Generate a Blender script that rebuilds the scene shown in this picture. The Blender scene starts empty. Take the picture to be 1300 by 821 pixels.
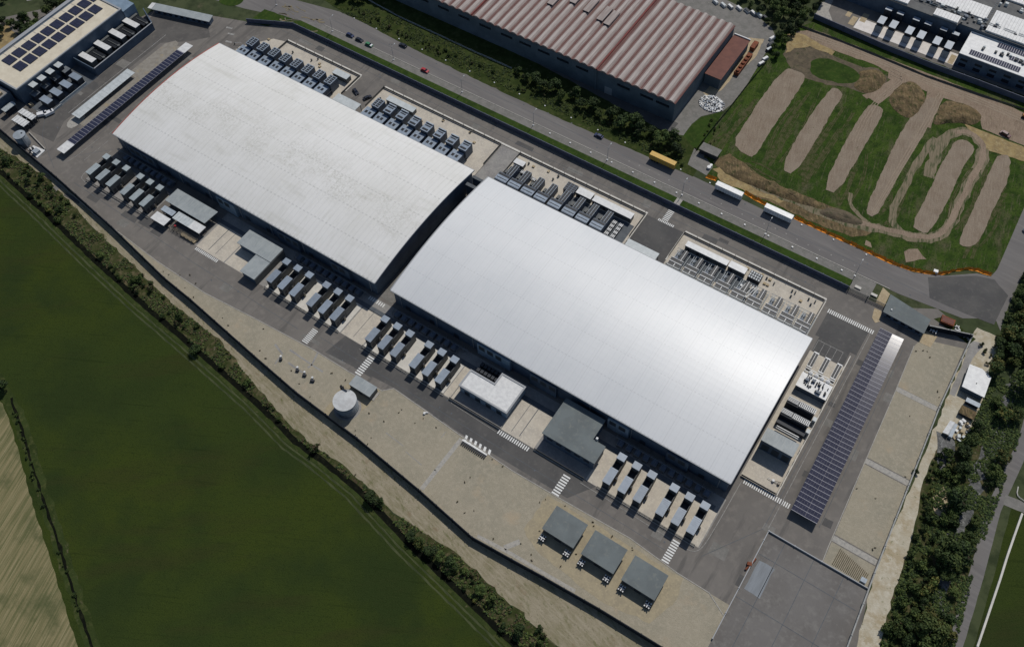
import bpy, math, random
from mathutils import Vector, Matrix, noise as mnoise
random.seed(7)
sc = bpy.context.scene
col = sc.collection
# ---------------------------------------------------------------- camera, sky, sun, exposure
F, HC, PX0, PY0 = 1186.5, 329.0, 650.0, 365.0
RW = ((0.83336254, -0.44920973, 0.32205201), (0.55214904, 0.70321202, -0.44791103), (-0.02526485, 0.55109298, 0.83406128))
cam = bpy.data.objects.new("camera", bpy.data.cameras.new("camera"))
col.objects.link(cam); sc.camera = cam
cam.data.sensor_width = 36; cam.data.lens = F / 1300 * 36
cam.data.shift_y = (365 - 410.5) / 1300
cam.data.clip_start = 5; cam.data.clip_end = 9000
cam.matrix_world = Matrix.Translation((0, 0, HC)) @ Matrix(RW).to_4x4()
SUN_EL, SUN_AZ = math.radians(53), math.radians(-2.0)
sdir = Vector((math.sin(SUN_AZ) * math.cos(SUN_EL), math.cos(SUN_AZ) * math.cos(SUN_EL), math.sin(SUN_EL)))
w = bpy.data.worlds.new("World"); sc.world = w; w.use_nodes = True
sky = w.node_tree.nodes.new("ShaderNodeTexSky"); sky.sky_type = 'NISHITA'; sky.sun_disc = False
sky.sun_elevation = SUN_EL; sky.sun_rotation = SUN_AZ; sky.dust_density = 0.6; sky.altitude = 200
bg = w.node_tree.nodes["Background"]; bg.inputs[1].default_value = 0.068
w.node_tree.links.new(sky.outputs[0], bg.inputs[0])
sun = bpy.data.objects.new("sun", bpy.data.lights.new("sun", 'SUN')); col.objects.link(sun)
sun.data.energy = 2.95; sun.data.angle = math.radians(0.5); sun.data.color = (1.0, 0.96, 0.9)
sun.rotation_euler = (-sdir).to_track_quat('-Z', 'Y').to_euler(); sun.location = (0, 0, 400)
sc.view_settings.view_transform = 'Standard'; sc.view_settings.look = 'None'
sc.view_settings.gamma = 1; sc.view_settings.exposure = 0.0; sc.view_settings.use_curve_mapping = False
# ---------------------------------------------------------------- survey helpers (photo measurements to metres)
def W(x, y, z=0.0):
    dx, dy, dz = x - PX0, -(y - PY0), -F
    a, b, c = [r[0] * dx + r[1] * dy + r[2] * dz for r in RW]
    t = (HC - z) / -c
    return (a * t, b * t)
def P(pts, z=0.0): return [W(x, y, z) for x, y in pts]
def ZC(r, c, *pts): return [(325 * c + x / 4, (0, 180, 360, 540)[r] + y / 4) for x, y in pts]
def RECT(pts, z=0.0):
    q = P(pts, z); xs = [a for a, b in q]; ys = [b for a, b in q]
    return min(xs), max(xs), min(ys), max(ys)
def rc(x0, x1, y0, y1): return [(x0, y0), (x1, y0), (x1, y1), (x0, y1)]
ORD = ['first', 'second', 'third', 'fourth', 'fifth', 'sixth', 'seventh', 'eighth', 'ninth', 'tenth', 'eleventh', 'twelfth']
# ---------------------------------------------------------------- materials
MATS = {}
def mat(name, base, rough=0.85, layers=(), spec=0.3, metal=0.0, bump=0.0, bscale=2.0, var=0.0):
    """base colour + layers of (colour, noise scale, lo, hi, (stretch x,y), rotation deg, strength)"""
    m = bpy.data.materials.new(name); m.use_nodes = True; nt = m.node_tree; N = nt.nodes; L = nt.links
    b = N["Principled BSDF"]; b.inputs["Roughness"].default_value = rough; b.inputs["Metallic"].default_value = metal
    b.inputs["Specular IOR Level"].default_value = spec
    geo = N.new("ShaderNodeNewGeometry"); cur = None
    for i, ly in enumerate(layers):
        c, s, lo, hi = ly[:4]; st = ly[4] if len(ly) > 4 else (1, 1); rot = ly[5] if len(ly) > 5 else 0; amt = ly[6] if len(ly) > 6 else 1
        mp = N.new("ShaderNodeMapping"); mp.inputs["Rotation"].default_value = (0, 0, math.radians(-rot))
        mp2 = N.new("ShaderNodeMapping"); mp2.inputs["Scale"].default_value = (st[0], st[1], 1); mp2.inputs["Location"].default_value = (17.3 * i, 9.1 * i, 3 * i)
        L.new(geo.outputs["Position"], mp.inputs[0]); L.new(mp.outputs[0], mp2.inputs[0])
        n = N.new("ShaderNodeTexNoise"); n.inputs["Scale"].default_value = s; n.inputs["Detail"].default_value = 5; n.inputs["Roughness"].default_value = 0.6
        L.new(mp2.outputs[0], n.inputs["Vector"])
        mr = N.new("ShaderNodeMapRange"); mr.inputs["From Min"].default_value = lo; mr.inputs["From Max"].default_value = hi; mr.inputs["To Max"].default_value = amt
        L.new(n.outputs["Fac"], mr.inputs["Value"])
        mx = N.new("ShaderNodeMix"); mx.data_type = 'RGBA'
        L.new(mr.outputs[0], mx.inputs["Factor"])
        if cur is None: mx.inputs["A"].default_value = (*base, 1)
        else: L.new(cur, mx.inputs["A"])
        mx.inputs["B"].default_value = (*c, 1); cur = mx.outputs["Result"]
    if var:
        oi = N.new("ShaderNodeObjectInfo"); hs = N.new("ShaderNodeHueSaturation")
        mr = N.new("ShaderNodeMapRange"); mr.inputs["To Min"].default_value = 1 - var; mr.inputs["To Max"].default_value = 1 + var
        L.new(oi.outputs["Random"], mr.inputs["Value"]); L.new(mr.outputs[0], hs.inputs["Value"])
        if cur is None: hs.inputs["Color"].default_value = (*base, 1)
        else: L.new(cur, hs.inputs["Color"])
        cur = hs.outputs[0]
    if cur is None: b.inputs["Base Color"].default_value = (*base, 1)
    else: L.new(cur, b.inputs["Base Color"])
    if bump:
        n = N.new("ShaderNodeTexNoise"); n.inputs["Scale"].default_value = bscale; n.inputs["Detail"].default_value = 4
        L.new(geo.outputs["Position"], n.inputs["Vector"])
        bp = N.new("ShaderNodeBump"); bp.inputs["Strength"].default_value = bump; bp.inputs["Distance"].default_value = 0.3
        L.new(n.outputs["Fac"], bp.inputs["Height"]); L.new(bp.outputs[0], b.inputs["Normal"])
    MATS[name] = m; return m
def grid_lines(m, specs):
    """darken a material along panel joints: (axis, period, offset, width, strength, dash period or 0)"""
    nt = m.node_tree; N = nt.nodes; L = nt.links; b = N["Principled BSDF"]
    src = b.inputs["Base Color"].links[0].from_socket
    geo = N.new("ShaderNodeNewGeometry"); sp = N.new("ShaderNodeSeparateXYZ"); L.new(geo.outputs["Position"], sp.inputs[0])
    def mth(op, a, v=None):
        n = N.new("ShaderNodeMath"); n.operation = op
        L.new(a, n.inputs[0])
        if v is not None:
            if isinstance(v, (int, float)): n.inputs[1].default_value = v
            else: L.new(v, n.inputs[1])
        return n.outputs[0]
    for ax, per, off, wd, st, dash in specs:
        a = mth('LESS_THAN', mth('FRACT', mth('DIVIDE', mth('SUBTRACT', sp.outputs[ax], off), per)), wd / per)
        if dash:
            d = mth('LESS_THAN', mth('FRACT', mth('DIVIDE', sp.outputs[1 - ax], dash)), 0.5)
            a = mth('MULTIPLY', a, d)
        fac = mth('MULTIPLY', a, st)
        mx = N.new("ShaderNodeMix"); mx.data_type = 'RGBA'; L.new(fac, mx.inputs["Factor"]); L.new(src, mx.inputs["A"])
        mx.inputs["B"].default_value = (0.1, 0.1, 0.1, 1); src = mx.outputs["Result"]
    L.new(src, b.inputs["Base Color"])
M = MATS
mat('roof_new', (.66, .665, .66), .40, [((.61, .62, .62), .03, .4, .6), ((.65, .655, .65), .35, .45, .7, (1.6, .3), 0, .7), ((.52, .54, .54), 1.2, .62, .8, (2, .5), 0, .4)], .45)
grid_lines(M['roof_new'], [(0, 9.62, -164.2, .3, .09, 0), (0, 4.81, -164.2, .25, .03, 0), (1, 11.83, 143.3, .4, .15, 1.6), (0, 2.4, .3, .3, .05, 0)])
mat('roof_old', (.66, .65, .615), .62, [((.70, .69, .66), .04, .4, .6), ((.56, .55, .50), .45, .52, .76, (1.8, .3), 0, .55), ((.47, .46, .40), .10, .56, .75, (.35, 1.8), 0, .5), ((.40, .40, .34), .9, .62, .78, (2.6, .6), 0, .4), ((.72, .71, .69), 1.1, .55, .8, (3.2, .25), 0, .5), ((.42, .40, .33), 3.0, .7, .8, (1, 1), 0, .4)], .3)
grid_lines(M['roof_old'], [(0, 9.7, -171.8, .3, .07, 0), (1, 11.98, 142.4, .6, .2, 2.1), (0, 2.42, .5, .35, .09, 0)])
def ridge_dirt(m, vc, half, colr):
    nt = m.node_tree; N = nt.nodes; L = nt.links; b = N["Principled BSDF"]; src = b.inputs["Base Color"].links[0].from_socket
    geo = N.new("ShaderNodeNewGeometry"); sp = N.new("ShaderNodeSeparateXYZ"); L.new(geo.outputs["Position"], sp.inputs[0])
    def mth(op, a, v):
        n = N.new("ShaderNodeMath"); n.operation = op; n.use_clamp = op == 'MULTIPLY'; L.new(a, n.inputs[0])
        if isinstance(v, (int, float)): n.inputs[1].default_value = v
        else: L.new(v, n.inputs[1])
        return n.outputs[0]
    n1 = N.new("ShaderNodeTexNoise"); n1.inputs["Scale"].default_value = .09; L.new(geo.outputs["Position"], n1.inputs["Vector"])
    n2 = N.new("ShaderNodeTexNoise"); n2.inputs["Scale"].default_value = 1.3; n2.inputs["Detail"].default_value = 5; L.new(geo.outputs["Position"], n2.inputs["Vector"])
    d = mth('ABSOLUTE', mth('SUBTRACT', mth('ADD', sp.outputs[1], mth('MULTIPLY', mth('SUBTRACT', n1.outputs["Fac"], .5), 1.0)), vc), 0)
    band = N.new("ShaderNodeMapRange"); band.inputs["From Min"].default_value = half; band.inputs["From Max"].default_value = half * .2; L.new(d, band.inputs["Value"])
    sp2 = N.new("ShaderNodeMapRange"); sp2.inputs["From Min"].default_value = .42; sp2.inputs["From Max"].default_value = .66; L.new(n2.outputs["Fac"], sp2.inputs["Value"])
    sp3 = N.new("ShaderNodeMapRange"); sp3.inputs["From Min"].default_value = .35; sp3.inputs["From Max"].default_value = .6; L.new(n1.outputs["Fac"], sp3.inputs["Value"])
    fac = mth('MULTIPLY', mth('MULTIPLY', mth('MULTIPLY', band.outputs[0], sp2.outputs[0]), sp3.outputs[0]), .42)
    mx = N.new("ShaderNodeMix"); mx.data_type = 'RGBA'; L.new(fac, mx.inputs["Factor"]); L.new(src, mx.inputs["A"]); mx.inputs["B"].default_value = (*colr, 1); L.new(mx.outputs["Result"], b.inputs["Base Color"])
ridge_dirt(M['roof_old'], 174, 17, (.33, .32, .26))
mat('pad_bright', (.70, .66, .62), .9, [((.62, .58, .54), .4, .4, .6)], .1)
mat('island_grey', (.27, .25, .215), .95, [((.22, .2, .17), .5, .4, .6), ((.3, .25, .17), .3, .56, .7)], .1)
mat('deck_grey', (.15, .15, .145), .9, [((.12, .12, .118), .3, .4, .6)], .1)
mat('wall_steel', (.085, .12, .165), .6, [((.06, .085, .12), .2, .4, .6)])
mat('wall_steel_light', (.2, .27, .34), .55, [((.16, .22, .28), .4, .4, .6)])
mat('louvre', (.03, .04, .05), .6)
mat('trim_grey', (.3, .31, .32), .5)
mat('trim_red', (.35, .07, .05), .6)
mat('concrete_cream', (.50, .45, .37), .9, [((.42, .38, .32), .25, .4, .6), ((.56, .51, .42), 1.5, .5, .7), ((.30, .28, .25), .5, .66, .85, (2, .4), 0, .6)])
mat('concrete_white', (.58, .55, .49), .9, [((.5, .48, .43), .4, .4, .6), ((.62, .6, .55), 2, .5, .7)])
mat('concrete_grey', (.27, .26, .24), .9, [((.22, .21, .2), .2, .4, .6), ((.33, .31, .28), 1.2, .5, .75), ((.16, .15, .14), .35, .66, .8)])
mat('apron_grey', (.165, .155, .145), .92, [((.14, .13, .12), .06, .4, .6), ((.19, .18, .165), .5, .5, .7), ((.12, .11, .10), 1.5, .6, .78)], .1)
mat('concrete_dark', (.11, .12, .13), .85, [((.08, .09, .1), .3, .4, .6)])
mat('kerb', (.36, .34, .3), .9, [((.26, .25, .23), 1, .45, .65)])
mat('asphalt', (.172, .158, .142), .92, [((.145, .134, .122), .05, .4, .6), ((.195, .178, .158), .3, .5, .7), ((.12, .112, .103), .08, .56, .66, (3, .4)), ((.21, .15, .115), .5, .72, .82, (1, 1), 0, .45), ((.21, .195, .18), 3, .6, .8, (1, 1), 0, .4), ((.13, .12, .11), .9, .66, .74, (.25, 5), 29, .6), ((.11, .10, .095), 1.4, .7, .76, (.2, 6), -5, .5)], .08)
mat('asphalt_mid', (.115, .108, .10), .92, [((.095, .09, .085), .12, .4, .6), ((.14, .13, .12), .5, .52, .75), ((.08, .077, .074), .5, .62, .78, (.4, 2), 30)], .08)
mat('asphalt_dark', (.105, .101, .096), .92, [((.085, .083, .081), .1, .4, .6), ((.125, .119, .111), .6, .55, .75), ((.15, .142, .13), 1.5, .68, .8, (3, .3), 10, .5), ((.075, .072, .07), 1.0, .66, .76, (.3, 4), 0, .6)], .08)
mat('asphalt_road', (.168, .158, .15), .9, [((.145, .136, .131), .05, .4, .6, (.3, 2), -2), ((.195, .183, .172), .25, .5, .75, (.2, 2.5), -2), ((.12, .113, .109), .5, .60, .8, (.2, 4), -2), ((.22, .21, .2), 2, .66, .8, (1, 1), 0, .4), ((.22, .16, .13), .7, .74, .8, (1, 1), 0, .5)], .08)
mat('path_grey', (.19, .18, .165), .9, [((.15, .145, .13), .3, .4, .6), ((.24, .22, .2), 1, .55, .75)])
mat('gravel', (.31, .275, .205), .95, [((.27, .245, .185), .06, .4, .6), ((.35, .31, .235), .8, .45, .7), ((.22, .195, .14), 2.5, .55, .75), ((.36, .29, .2), .12, .6, .8)], bump=.4, bscale=3)
mat('gravel_warm', (.34, .29, .195), .95, [((.29, .25, .175), .3, .4, .6), ((.39, .33, .22), 1, .5, .7), ((.25, .21, .145), 2.5, .58, .75)], .1)
mat('sand', (.40, .32, .2), .95, [((.34, .27, .17), .3, .4, .6), ((.46, .38, .26), 1, .5, .7)])
mat('dirt_track', (.27, .235, .165), .95, [((.215, .19, .12), .12, .4, .6), ((.32, .28, .205), .6, .45, .7, (.3, 2), -12), ((.11, .115, .045), .55, .55, .74, (.6, 1.4), -30, .8), ((.2, .145, .09), .2, .62, .8), ((.15, .13, .09), 1.6, .58, .75)], .05, bump=.4)
mat('path_sandy', (.22, .18, .11), .95, [((.15, .14, .12), .7, .45, .6)], .05)
mat('dirt_east', (.42, .38, .29), .95, [((.35, .29, .19), .12, .4, .6), ((.5, .46, .37), .5, .45, .7), ((.14, .14, .06), .6, .62, .76)], bump=.4)
mat('earth_pale', (.25, .19, .14), .96, [((.20, .15, .11), .1, .4, .6), ((.29, .225, .165), .8, .45, .7, (3, .4), 12), ((.16, .125, .085), 1.5, .58, .78), ((.13, .105, .065), .35, .6, .74, (1.5, .6), 15, .8), ((.32, .27, .2), 2.2, .6, .78)], .05, bump=.7)
mat('earth_strip', (.235, .19, .145), .96, [((.20, .155, .115), .12, .4, .6), ((.275, .225, .17), .8, .45, .7, (4, .3), 14), ((.15, .12, .08), 1.5, .6, .78, (3, .5), 14), ((.09, .085, .045), .5, .66, .76, (1.5, .5), 14, .8)], .05, bump=.7)
mat('earth_brown', (.155, .112, .06), .96, [((.09, .07, .04), .25, .4, .6), ((.23, .17, .095), .6, .5, .7, (2, .6), 30), ((.045, .055, .02), .5, .54, .68), ((.06, .045, .03), 1.4, .55, .72)], .05, bump=1.0, bscale=1.2)
mat('earth_dark', (.085, .068, .045), .95, [((.12, .095, .06), .35, .42, .6), ((.04, .045, .02), .5, .55, .7)], bump=.7, bscale=1.2)
mat('earth_yellow', (.30, .22, .10), .95, [((.22, .16, .08), .3, .4, .6), ((.34, .27, .14), .8, .5, .7), ((.07, .08, .03), .5, .62, .74)], bump=.5)
mat('rut_pale', (.275, .22, .165), .96, [((.24, .19, .14), .6, .42, .6), ((.31, .26, .2), 1.5, .55, .75)], .05)
mat('rut_faint', (.075, .072, .035), .97, [((.035, .05, .014), .5, .45, .6), ((.12, .10, .06), .8, .58, .75)], .03)
mat('track_worn', (.17, .14, .09), .95, [((.045, .06, .02), .45, .48, .62, (2, .3), 15), ((.24, .19, .13), .7, .52, .7, (3, .3), 15)])
mat('grass_site', (.034, .062, .012), .98, [((.052, .082, .016), .08, .4, .6), ((.024, .044, .010), .25, .45, .65), ((.105, .092, .055), .10, .52, .70, (1.6, .6), 14, .8), ((.135, .115, .075), .42, .58, .74, (3.5, .28), 10, .8), ((.015, .028, .008), 1.6, .5, .7), ((.12, .10, .062), .9, .60, .75, (2.5, .35), -25, .7)], .03, bump=.5)
mat('grass_verge', (.038, .053, .016), .98, [((.026, .038, .011), .15, .4, .6), ((.062, .070, .024), .5, .5, .7), ((.10, .09, .05), .4, .62, .76)], .03, bump=.5)
mat('scrub_ground', (.05, .055, .022), .98, [((.03, .04, .012), .3, .42, .6), ((.12, .10, .055), .35, .5, .68), ((.075, .05, .035), .6, .58, .72), ((.2, .17, .12), .5, .66, .78)], .03, bump=.6)
mat('grass_lawn', (.034, .062, .013), .98, [((.025, .045, .011), .15, .4, .6), ((.052, .075, .018), .8, .5, .7), ((.08, .08, .035), .5, .64, .78)], .03, bump=.3)
mat('grass_base', (.04, .055, .02), .95, [((.06, .07, .03), .03, .4, .6), ((.025, .035, .012), .2, .45, .65), ((.1, .09, .05), .12, .62, .76)])
mat('field_green', (.0300, .0450, .0115), .98, [((.0370, .0510, .0100), .012, .4, .6), ((.0240, .0370, .0110), .03, .45, .62), ((.034, .0350, .0125), .05, .52, .72, (.3, 1.5), 40, .8), ((.016, .0250, .0072), 2.5, .5, .72, (1, 1), 0, .9), ((.050, .062, .019), 4.5, .52, .75, (1, 1), 0, .8), ((.034, .042, .013), .8, .6, .74, (.12, 5), 28, .6), ((.014, .022, .0065), .33, .58, .72, (.1, 3), 27, .5)], .02, bump=.6, bscale=2.5)
mat('field_track', (.06, .07, .028), .95, [((.03, .04, .014), .4, .4, .6, (.3, 2), -20)])
mat('stubble', (.20, .17, .085), .95, [((.11, .11, .045), .35, .42, .6, (.12, 2.6), -73), ((.26, .22, .12), .6, .5, .7, (.1, 3), -73), ((.07, .08, .03), .06, .55, .7)], bump=.4)
mat('ditch', (.007, .008, .006), 1.0, [((.016, .017, .010), .5, .5, .7)], .0)  # near-black: shade of bank and hedge put into the colour of a flat strip
mat('rock_stream', (.12, .12, .115), .7, [((.05, .052, .05), .4, .4, .6), ((.26, .26, .25), .9, .55, .7)], bump=.9, bscale=1.2)
mat('wall_dark', (.020, .025, .034), .8, [((.016, .02, .026), .3, .4, .6)], .1)
mat('wall_band', (.10, .11, .15), .7, [((.08, .09, .125), .3, .4, .6)], .2)
mat('vault_redbrown', (.20, .125, .11), .8, [((.26, .19, .17), .5, .45, .65, (4, .25)), ((.15, .085, .075), 1, .55, .75, (3, .3))])  # vault roof bands: red-brown along the edges, palest over the crown, grey beyond
mat('vault_light', (.42, .375, .345), .75, [((.34, .295, .27), .3, .4, .6, (3, .3)), ((.28, .2, .18), 1, .6, .8, (4, .25))])
mat('wall_top', (.33, .33, .31), .8, [((.22, .22, .21), .6, .45, .65)])
mat('fence_metal', (.10, .10, .095), .5)
mat('paint_white', (.68, .68, .65), .7, [((.42, .41, .39), 2, .58, .78)])
mat('paint_faded', (.30, .29, .27), .8, [((.17, .165, .155), .9, .45, .65)])
mat('gen_roof', (.245, .29, .34), .45, [((.21, .25, .3), .5, .4, .6)], .5, var=.1)
mat('gen_roof_green', (.33, .37, .375), .5, [((.28, .32, .33), .5, .4, .6)], .5, var=.06)
mat('gen_side', (.12, .125, .12), .6, [((.095, .1, .1), .5, .4, .6)])
mat('gen_dark', (.03, .034, .042), .6)
mat('pipe', (.3, .26, .2), .5, [((.18, .16, .13), 1, .4, .6)])
mat('chill_side', (.10, .125, .16), .55, [((.08, .1, .13), .5, .4, .6)])
mat('chill_top', (.26, .31, .37), .5, [((.2, .245, .3), .8, .4, .6)], var=.08)
mat('chill_pale', (.36, .41, .45), .5, [((.29, .33, .37), .8, .4, .6)], var=.08)
mat('fan_dark', (.012, .014, .018), .5)
mat('white_metal', (.66, .66, .64), .45, [((.56, .56, .55), .6, .4, .6)])
mat('pale_metal', (.5, .53, .53), .5, [((.43, .46, .46), .6, .4, .6), ((.34, .36, .36), 1.2, .62, .8, (3, .3))])
mat('grey_roof', (.145, .165, .165), .8, [((.12, .135, .135), .15, .4, .6), ((.18, .19, .175), .6, .55, .75)])
mat('grey_metal_roof', (.30, .325, .325), .55, [((.25, .275, .28), .3, .4, .6), ((.35, .37, .36), .8, .5, .75, (3, .3))])
mat('cream_roof', (.60, .54, .42), .8, [((.53, .47, .36), .2, .4, .6), ((.65, .59, .47), 1, .55, .75)])
mat('solar_cell', (.024, .025, .046), .09, [((.033, .034, .058), .5, .4, .6, (1, 1))], .55)
mat('solar_frame', (.30, .30, .33), .5, (), .3)
mat('tank_grey', (.30, .33, .36), .5, [((.25, .28, .3), .4, .4, .6)])
mat('tank_side', (.17, .19, .21), .5, [((.13, .145, .16), .3, .4, .6, (2, .3))])
mat('tank_top', (.52, .53, .52), .6, [((.43, .43, .42), .5, .4, .6)])
mat('vault_grey', (.33, .285, .26), .75, [((.26, .215, .195), .25, .4, .6, (3, .3)), ((.4, .36, .33), .5, .52, .72, (4, .25)), ((.22, .12, .1), .4, .6, .78, (4, .2))])
mat('valley_red', (.115, .05, .045), .85, [((.16, .085, .07), .4, .45, .7, (3, .3)), ((.2, .16, .14), .8, .6, .8, (3, .3))])
mat('roof_brownred', (.165, .07, .052), .8, [((.135, .058, .045), .3, .4, .6)])
mat('warehouse_wall', (.10, .13, .155), .8, [((.075, .1, .12), .15, .4, .6)])
mat('glass_dark', (.015, .02, .03), .15, (), .6)
mat('rust', (.22, .07, .03), .85, [((.13, .045, .025), 1, .4, .6)])
mat('orange_net', (.80, .28, .02), .8, [((.6, .2, .02), .8, .48, .66), ((.18, .12, .03), .9, .68, .78)])
mat('trailer_yellow', (.55, .33, .05), .45, [((.48, .29, .05), 1, .4, .6)])
mat('trailer_white', (.72, .72, .70), .4, [((.62, .62, .6), 1, .45, .6)])
mat('rubber', (.015, .015, .015), .8)
mat('chassis', (.03, .03, .032), .6)
mat('car_black', (.02, .022, .03), .25, (), .6); mat('car_blue', (.03, .04, .09), .25, (), .6)
mat('car_maroon', (.09, .015, .02), .4, (), .4); mat('fire_red', (.20, .045, .04), .85, [((.14, .05, .045), .5, .4, .6, (3, .3))]); mat('car_green', (.05, .2, .09), .3, (), .6); mat('car_red', (.35, .025, .03), .3, (), .6); mat('car_white', (.7, .7, .7), .3, (), .6)
mat('machine_orange', (.5, .2, .04), .5)
mat('bark', (.06, .045, .03), .9)
mat('leaf_dark', (.022, .038, .011), .8, var=.25); mat('leaf_mid', (.042, .068, .016), .8, var=.25)
mat('leaf_light', (.074, .10, .024), .8, var=.25); mat('leaf_yellow', (.10, .095, .022), .8, var=.25)
mat('leaf_brown', (.075, .06, .03), .85, var=.2)
# ---------------------------------------------------------------- mesh + object helpers
class MB:
    def __init__(s): s.v = []; s.f = []; s.m = []
    def add(s, vs, fs, mi=0):
        n = len(s.v); s.v += vs
        for f in fs: s.f.append([n + i for i in f]); s.m.append(mi)
        return s
    def box(s, x0, x1, y0, y1, z0, z1, mi=0, top=None):
        vs = [(x, y, z) for z in (z0, z1) for x, y in ((x0, y0), (x1, y0), (x1, y1), (x0, y1))]
        s.add(vs, [(0, 3, 2, 1), (0, 1, 5, 4), (1, 2, 6, 5), (2, 3, 7, 6), (3, 0, 4, 7)], mi); s.f.append([len(s.v) - 8 + i for i in (4, 5, 6, 7)]); s.m.append(mi if top is None else top)
        return s
    def prism(s, pts, z0, z1, mi=0, top=None):
        a = sum(pts[i][0] * pts[(i + 1) % len(pts)][1] - pts[(i + 1) % len(pts)][0] * pts[i][1] for i in range(len(pts)))
        if a < 0: pts = pts[::-1]
        n = len(pts); k = len(s.v)
        s.v += [(x, y, z0) for x, y in pts] + [(x, y, z1) for x, y in pts]
        for i in range(n): s.f.append([k + i, k + (i + 1) % n, k + n + (i + 1) % n, k + n + i]); s.m.append(mi)
        s.f.append([k + n + i for i in range(n)]); s.m.append(mi if top is None else top)
        s.f.append([k + i for i in range(n)][::-1]); s.m.append(mi)
        return s
    def flat(s, pts, z, mi=0):
        a = sum(pts[i][0] * pts[(i + 1) % len(pts)][1] - pts[(i + 1) % len(pts)][0] * pts[i][1] for i in range(len(pts)))
        if a < 0: pts = pts[::-1]
        return s.add([(x, y, z) for x, y in pts], [tuple(range(len(pts)))], mi)
    def cyl(s, cx, cy, z0, z1, r, n=16, mi=0, top=None, r2=None, dome=0.0):
        r2 = r if r2 is None else r2; k = len(s.v)
        for rr, z in ((r, z0), (r2, z1)): s.v += [(cx + rr * math.cos(2 * math.pi * i / n), cy + rr * math.sin(2 * math.pi * i / n), z) for i in range(n)]
        s.v.append((cx, cy, z1 + dome))
        for i in range(n):
            j = (i + 1) % n
            s.f.append([k + i, k + j, k + n + j, k + n + i]); s.m.append(mi)
            s.f.append([k + n + i, k + n + j, k + 2 * n]); s.m.append(mi if top is None else top)
        return s
    def beam(s, p, q, r=0.05, mi=0, n=4, r2=None):
        p = Vector(p); q = Vector(q); d = (q - p).normalized(); u = d.orthogonal().normalized(); v = d.cross(u); k = len(s.v); r2 = r if r2 is None else r2
        for c, rr in ((p, r), (q, r2)): s.v += [tuple(c + (u * math.cos(2 * math.pi * (i + .5) / n) + v * math.sin(2 * math.pi * (i + .5) / n)) * rr) for i in range(n)]
        for i in range(n): s.f.append([k + i, k + (i + 1) % n, k + n + (i + 1) % n, k + n + i]); s.m.append(mi)
        s.f.append([k + i for i in range(n)][::-1]); s.m.append(mi); s.f.append([k + n + i for i in range(n)]); s.m.append(mi)
        return s
    def hbeam(s, x, y, z, lx, ly, lz, ang, mi=0):
        """box of size lx,ly,lz centred on x,y with base z, turned by ang"""
        ca, sa = math.cos(ang), math.sin(ang)
        pts = [(x + a * ca - b * sa, y + a * sa + b * ca) for a, b in ((-lx / 2, -ly / 2), (lx / 2, -ly / 2), (lx / 2, ly / 2), (-lx / 2, ly / 2))]
        return s.prism(pts, z, z + lz, mi)
    def mesh(s, name, mats, off=(0, 0, 0), smooth=False):
        me = bpy.data.meshes.new(name)
        me.from_pydata([(x - off[0], y - off[1], z - off[2]) for x, y, z in s.v], [], s.f)
        for m in (mats if isinstance(mats, (list, tuple)) else [mats]): me.materials.append(MATS[m])
        for p, mi in zip(me.polygons, s.m): p.material_index = mi
        if smooth: me.shade_smooth()
        me.update(); return me
def wloc(o):
    v = Vector(o.location)
    while o.parent: o = o.parent; v += Vector(o.location)
    return v
def tag(o, label=None, cat=None, group=None, kind=None):
    if label: o['label'] = label
    if cat: o['category'] = cat
    if group: o['group'] = group
    if kind: o['kind'] = kind
    return o
def thing(name, label, cat, loc=(0, 0, 0), group=None):
    o = bpy.data.objects.new(name, None); col.objects.link(o); o.location = loc; o.empty_display_size = .5
    return tag(o, label, cat, group)
def part(name, mb, mats, parent, smooth=False):
    o = bpy.data.objects.new(name, mb.mesh(name, mats, tuple(wloc(parent)), smooth)); col.objects.link(o); o.parent = parent; return o
def solo(name, mb, mats, label, cat, group=None, smooth=False):
    xs = [v[0] for v in mb.v]; ys = [v[1] for v in mb.v]; zs = [v[2] for v in mb.v]
    c = ((min(xs) + max(xs)) / 2, (min(ys) + max(ys)) / 2, min(zs))
    o = bpy.data.objects.new(name, mb.mesh(name, mats, c, smooth)); col.objects.link(o); o.location = c
    return tag(o, label, cat, group)
def struct(name, mb, mats, kind='structure', smooth=False):
    o = bpy.data.objects.new(name, mb.mesh(name, mats, (0, 0, 0), smooth)); col.objects.link(o); o['kind'] = kind; return o
def dup(root, loc, label=None, group=None, rotz=None, scale=None):
    r = root.copy(); col.objects.link(r); r.location = loc
    if rotz is not None: r.rotation_euler = (0, 0, rotz)
    if scale is not None: r.scale = scale
    if label: r['label'] = label
    if group: r['group'] = group
    for ch in root.children:
        c = ch.copy(); col.objects.link(c); c.parent = r
        for g in ch.children:
            d = g.copy(); col.objects.link(d); d.parent = c
    return r
def dense(pts, step=3.0, jit=0.0, closed=True):
    out = []; n = len(pts)
    for i in range(n if closed else n - 1):
        a, b = pts[i], pts[(i + 1) % n]; d = math.hypot(b[0] - a[0], b[1] - a[1]); k = max(1, int(d / step))
        for j in range(k):
            t = j / k; x = a[0] + (b[0] - a[0]) * t; y = a[1] + (b[1] - a[1]) * t
            if jit and not (j == 0 and not closed):
                nv = mnoise.noise_vector((x * .31, y * .31, 1.7)); nw = mnoise.noise_vector((x * .9, y * .9, 5.1))
                x += (nv.x + .5 * nw.x) * jit; y += (nv.y + .5 * nw.y) * jit
            out.append((x, y))
    if not closed: out.append(pts[-1])
    return out
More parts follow.
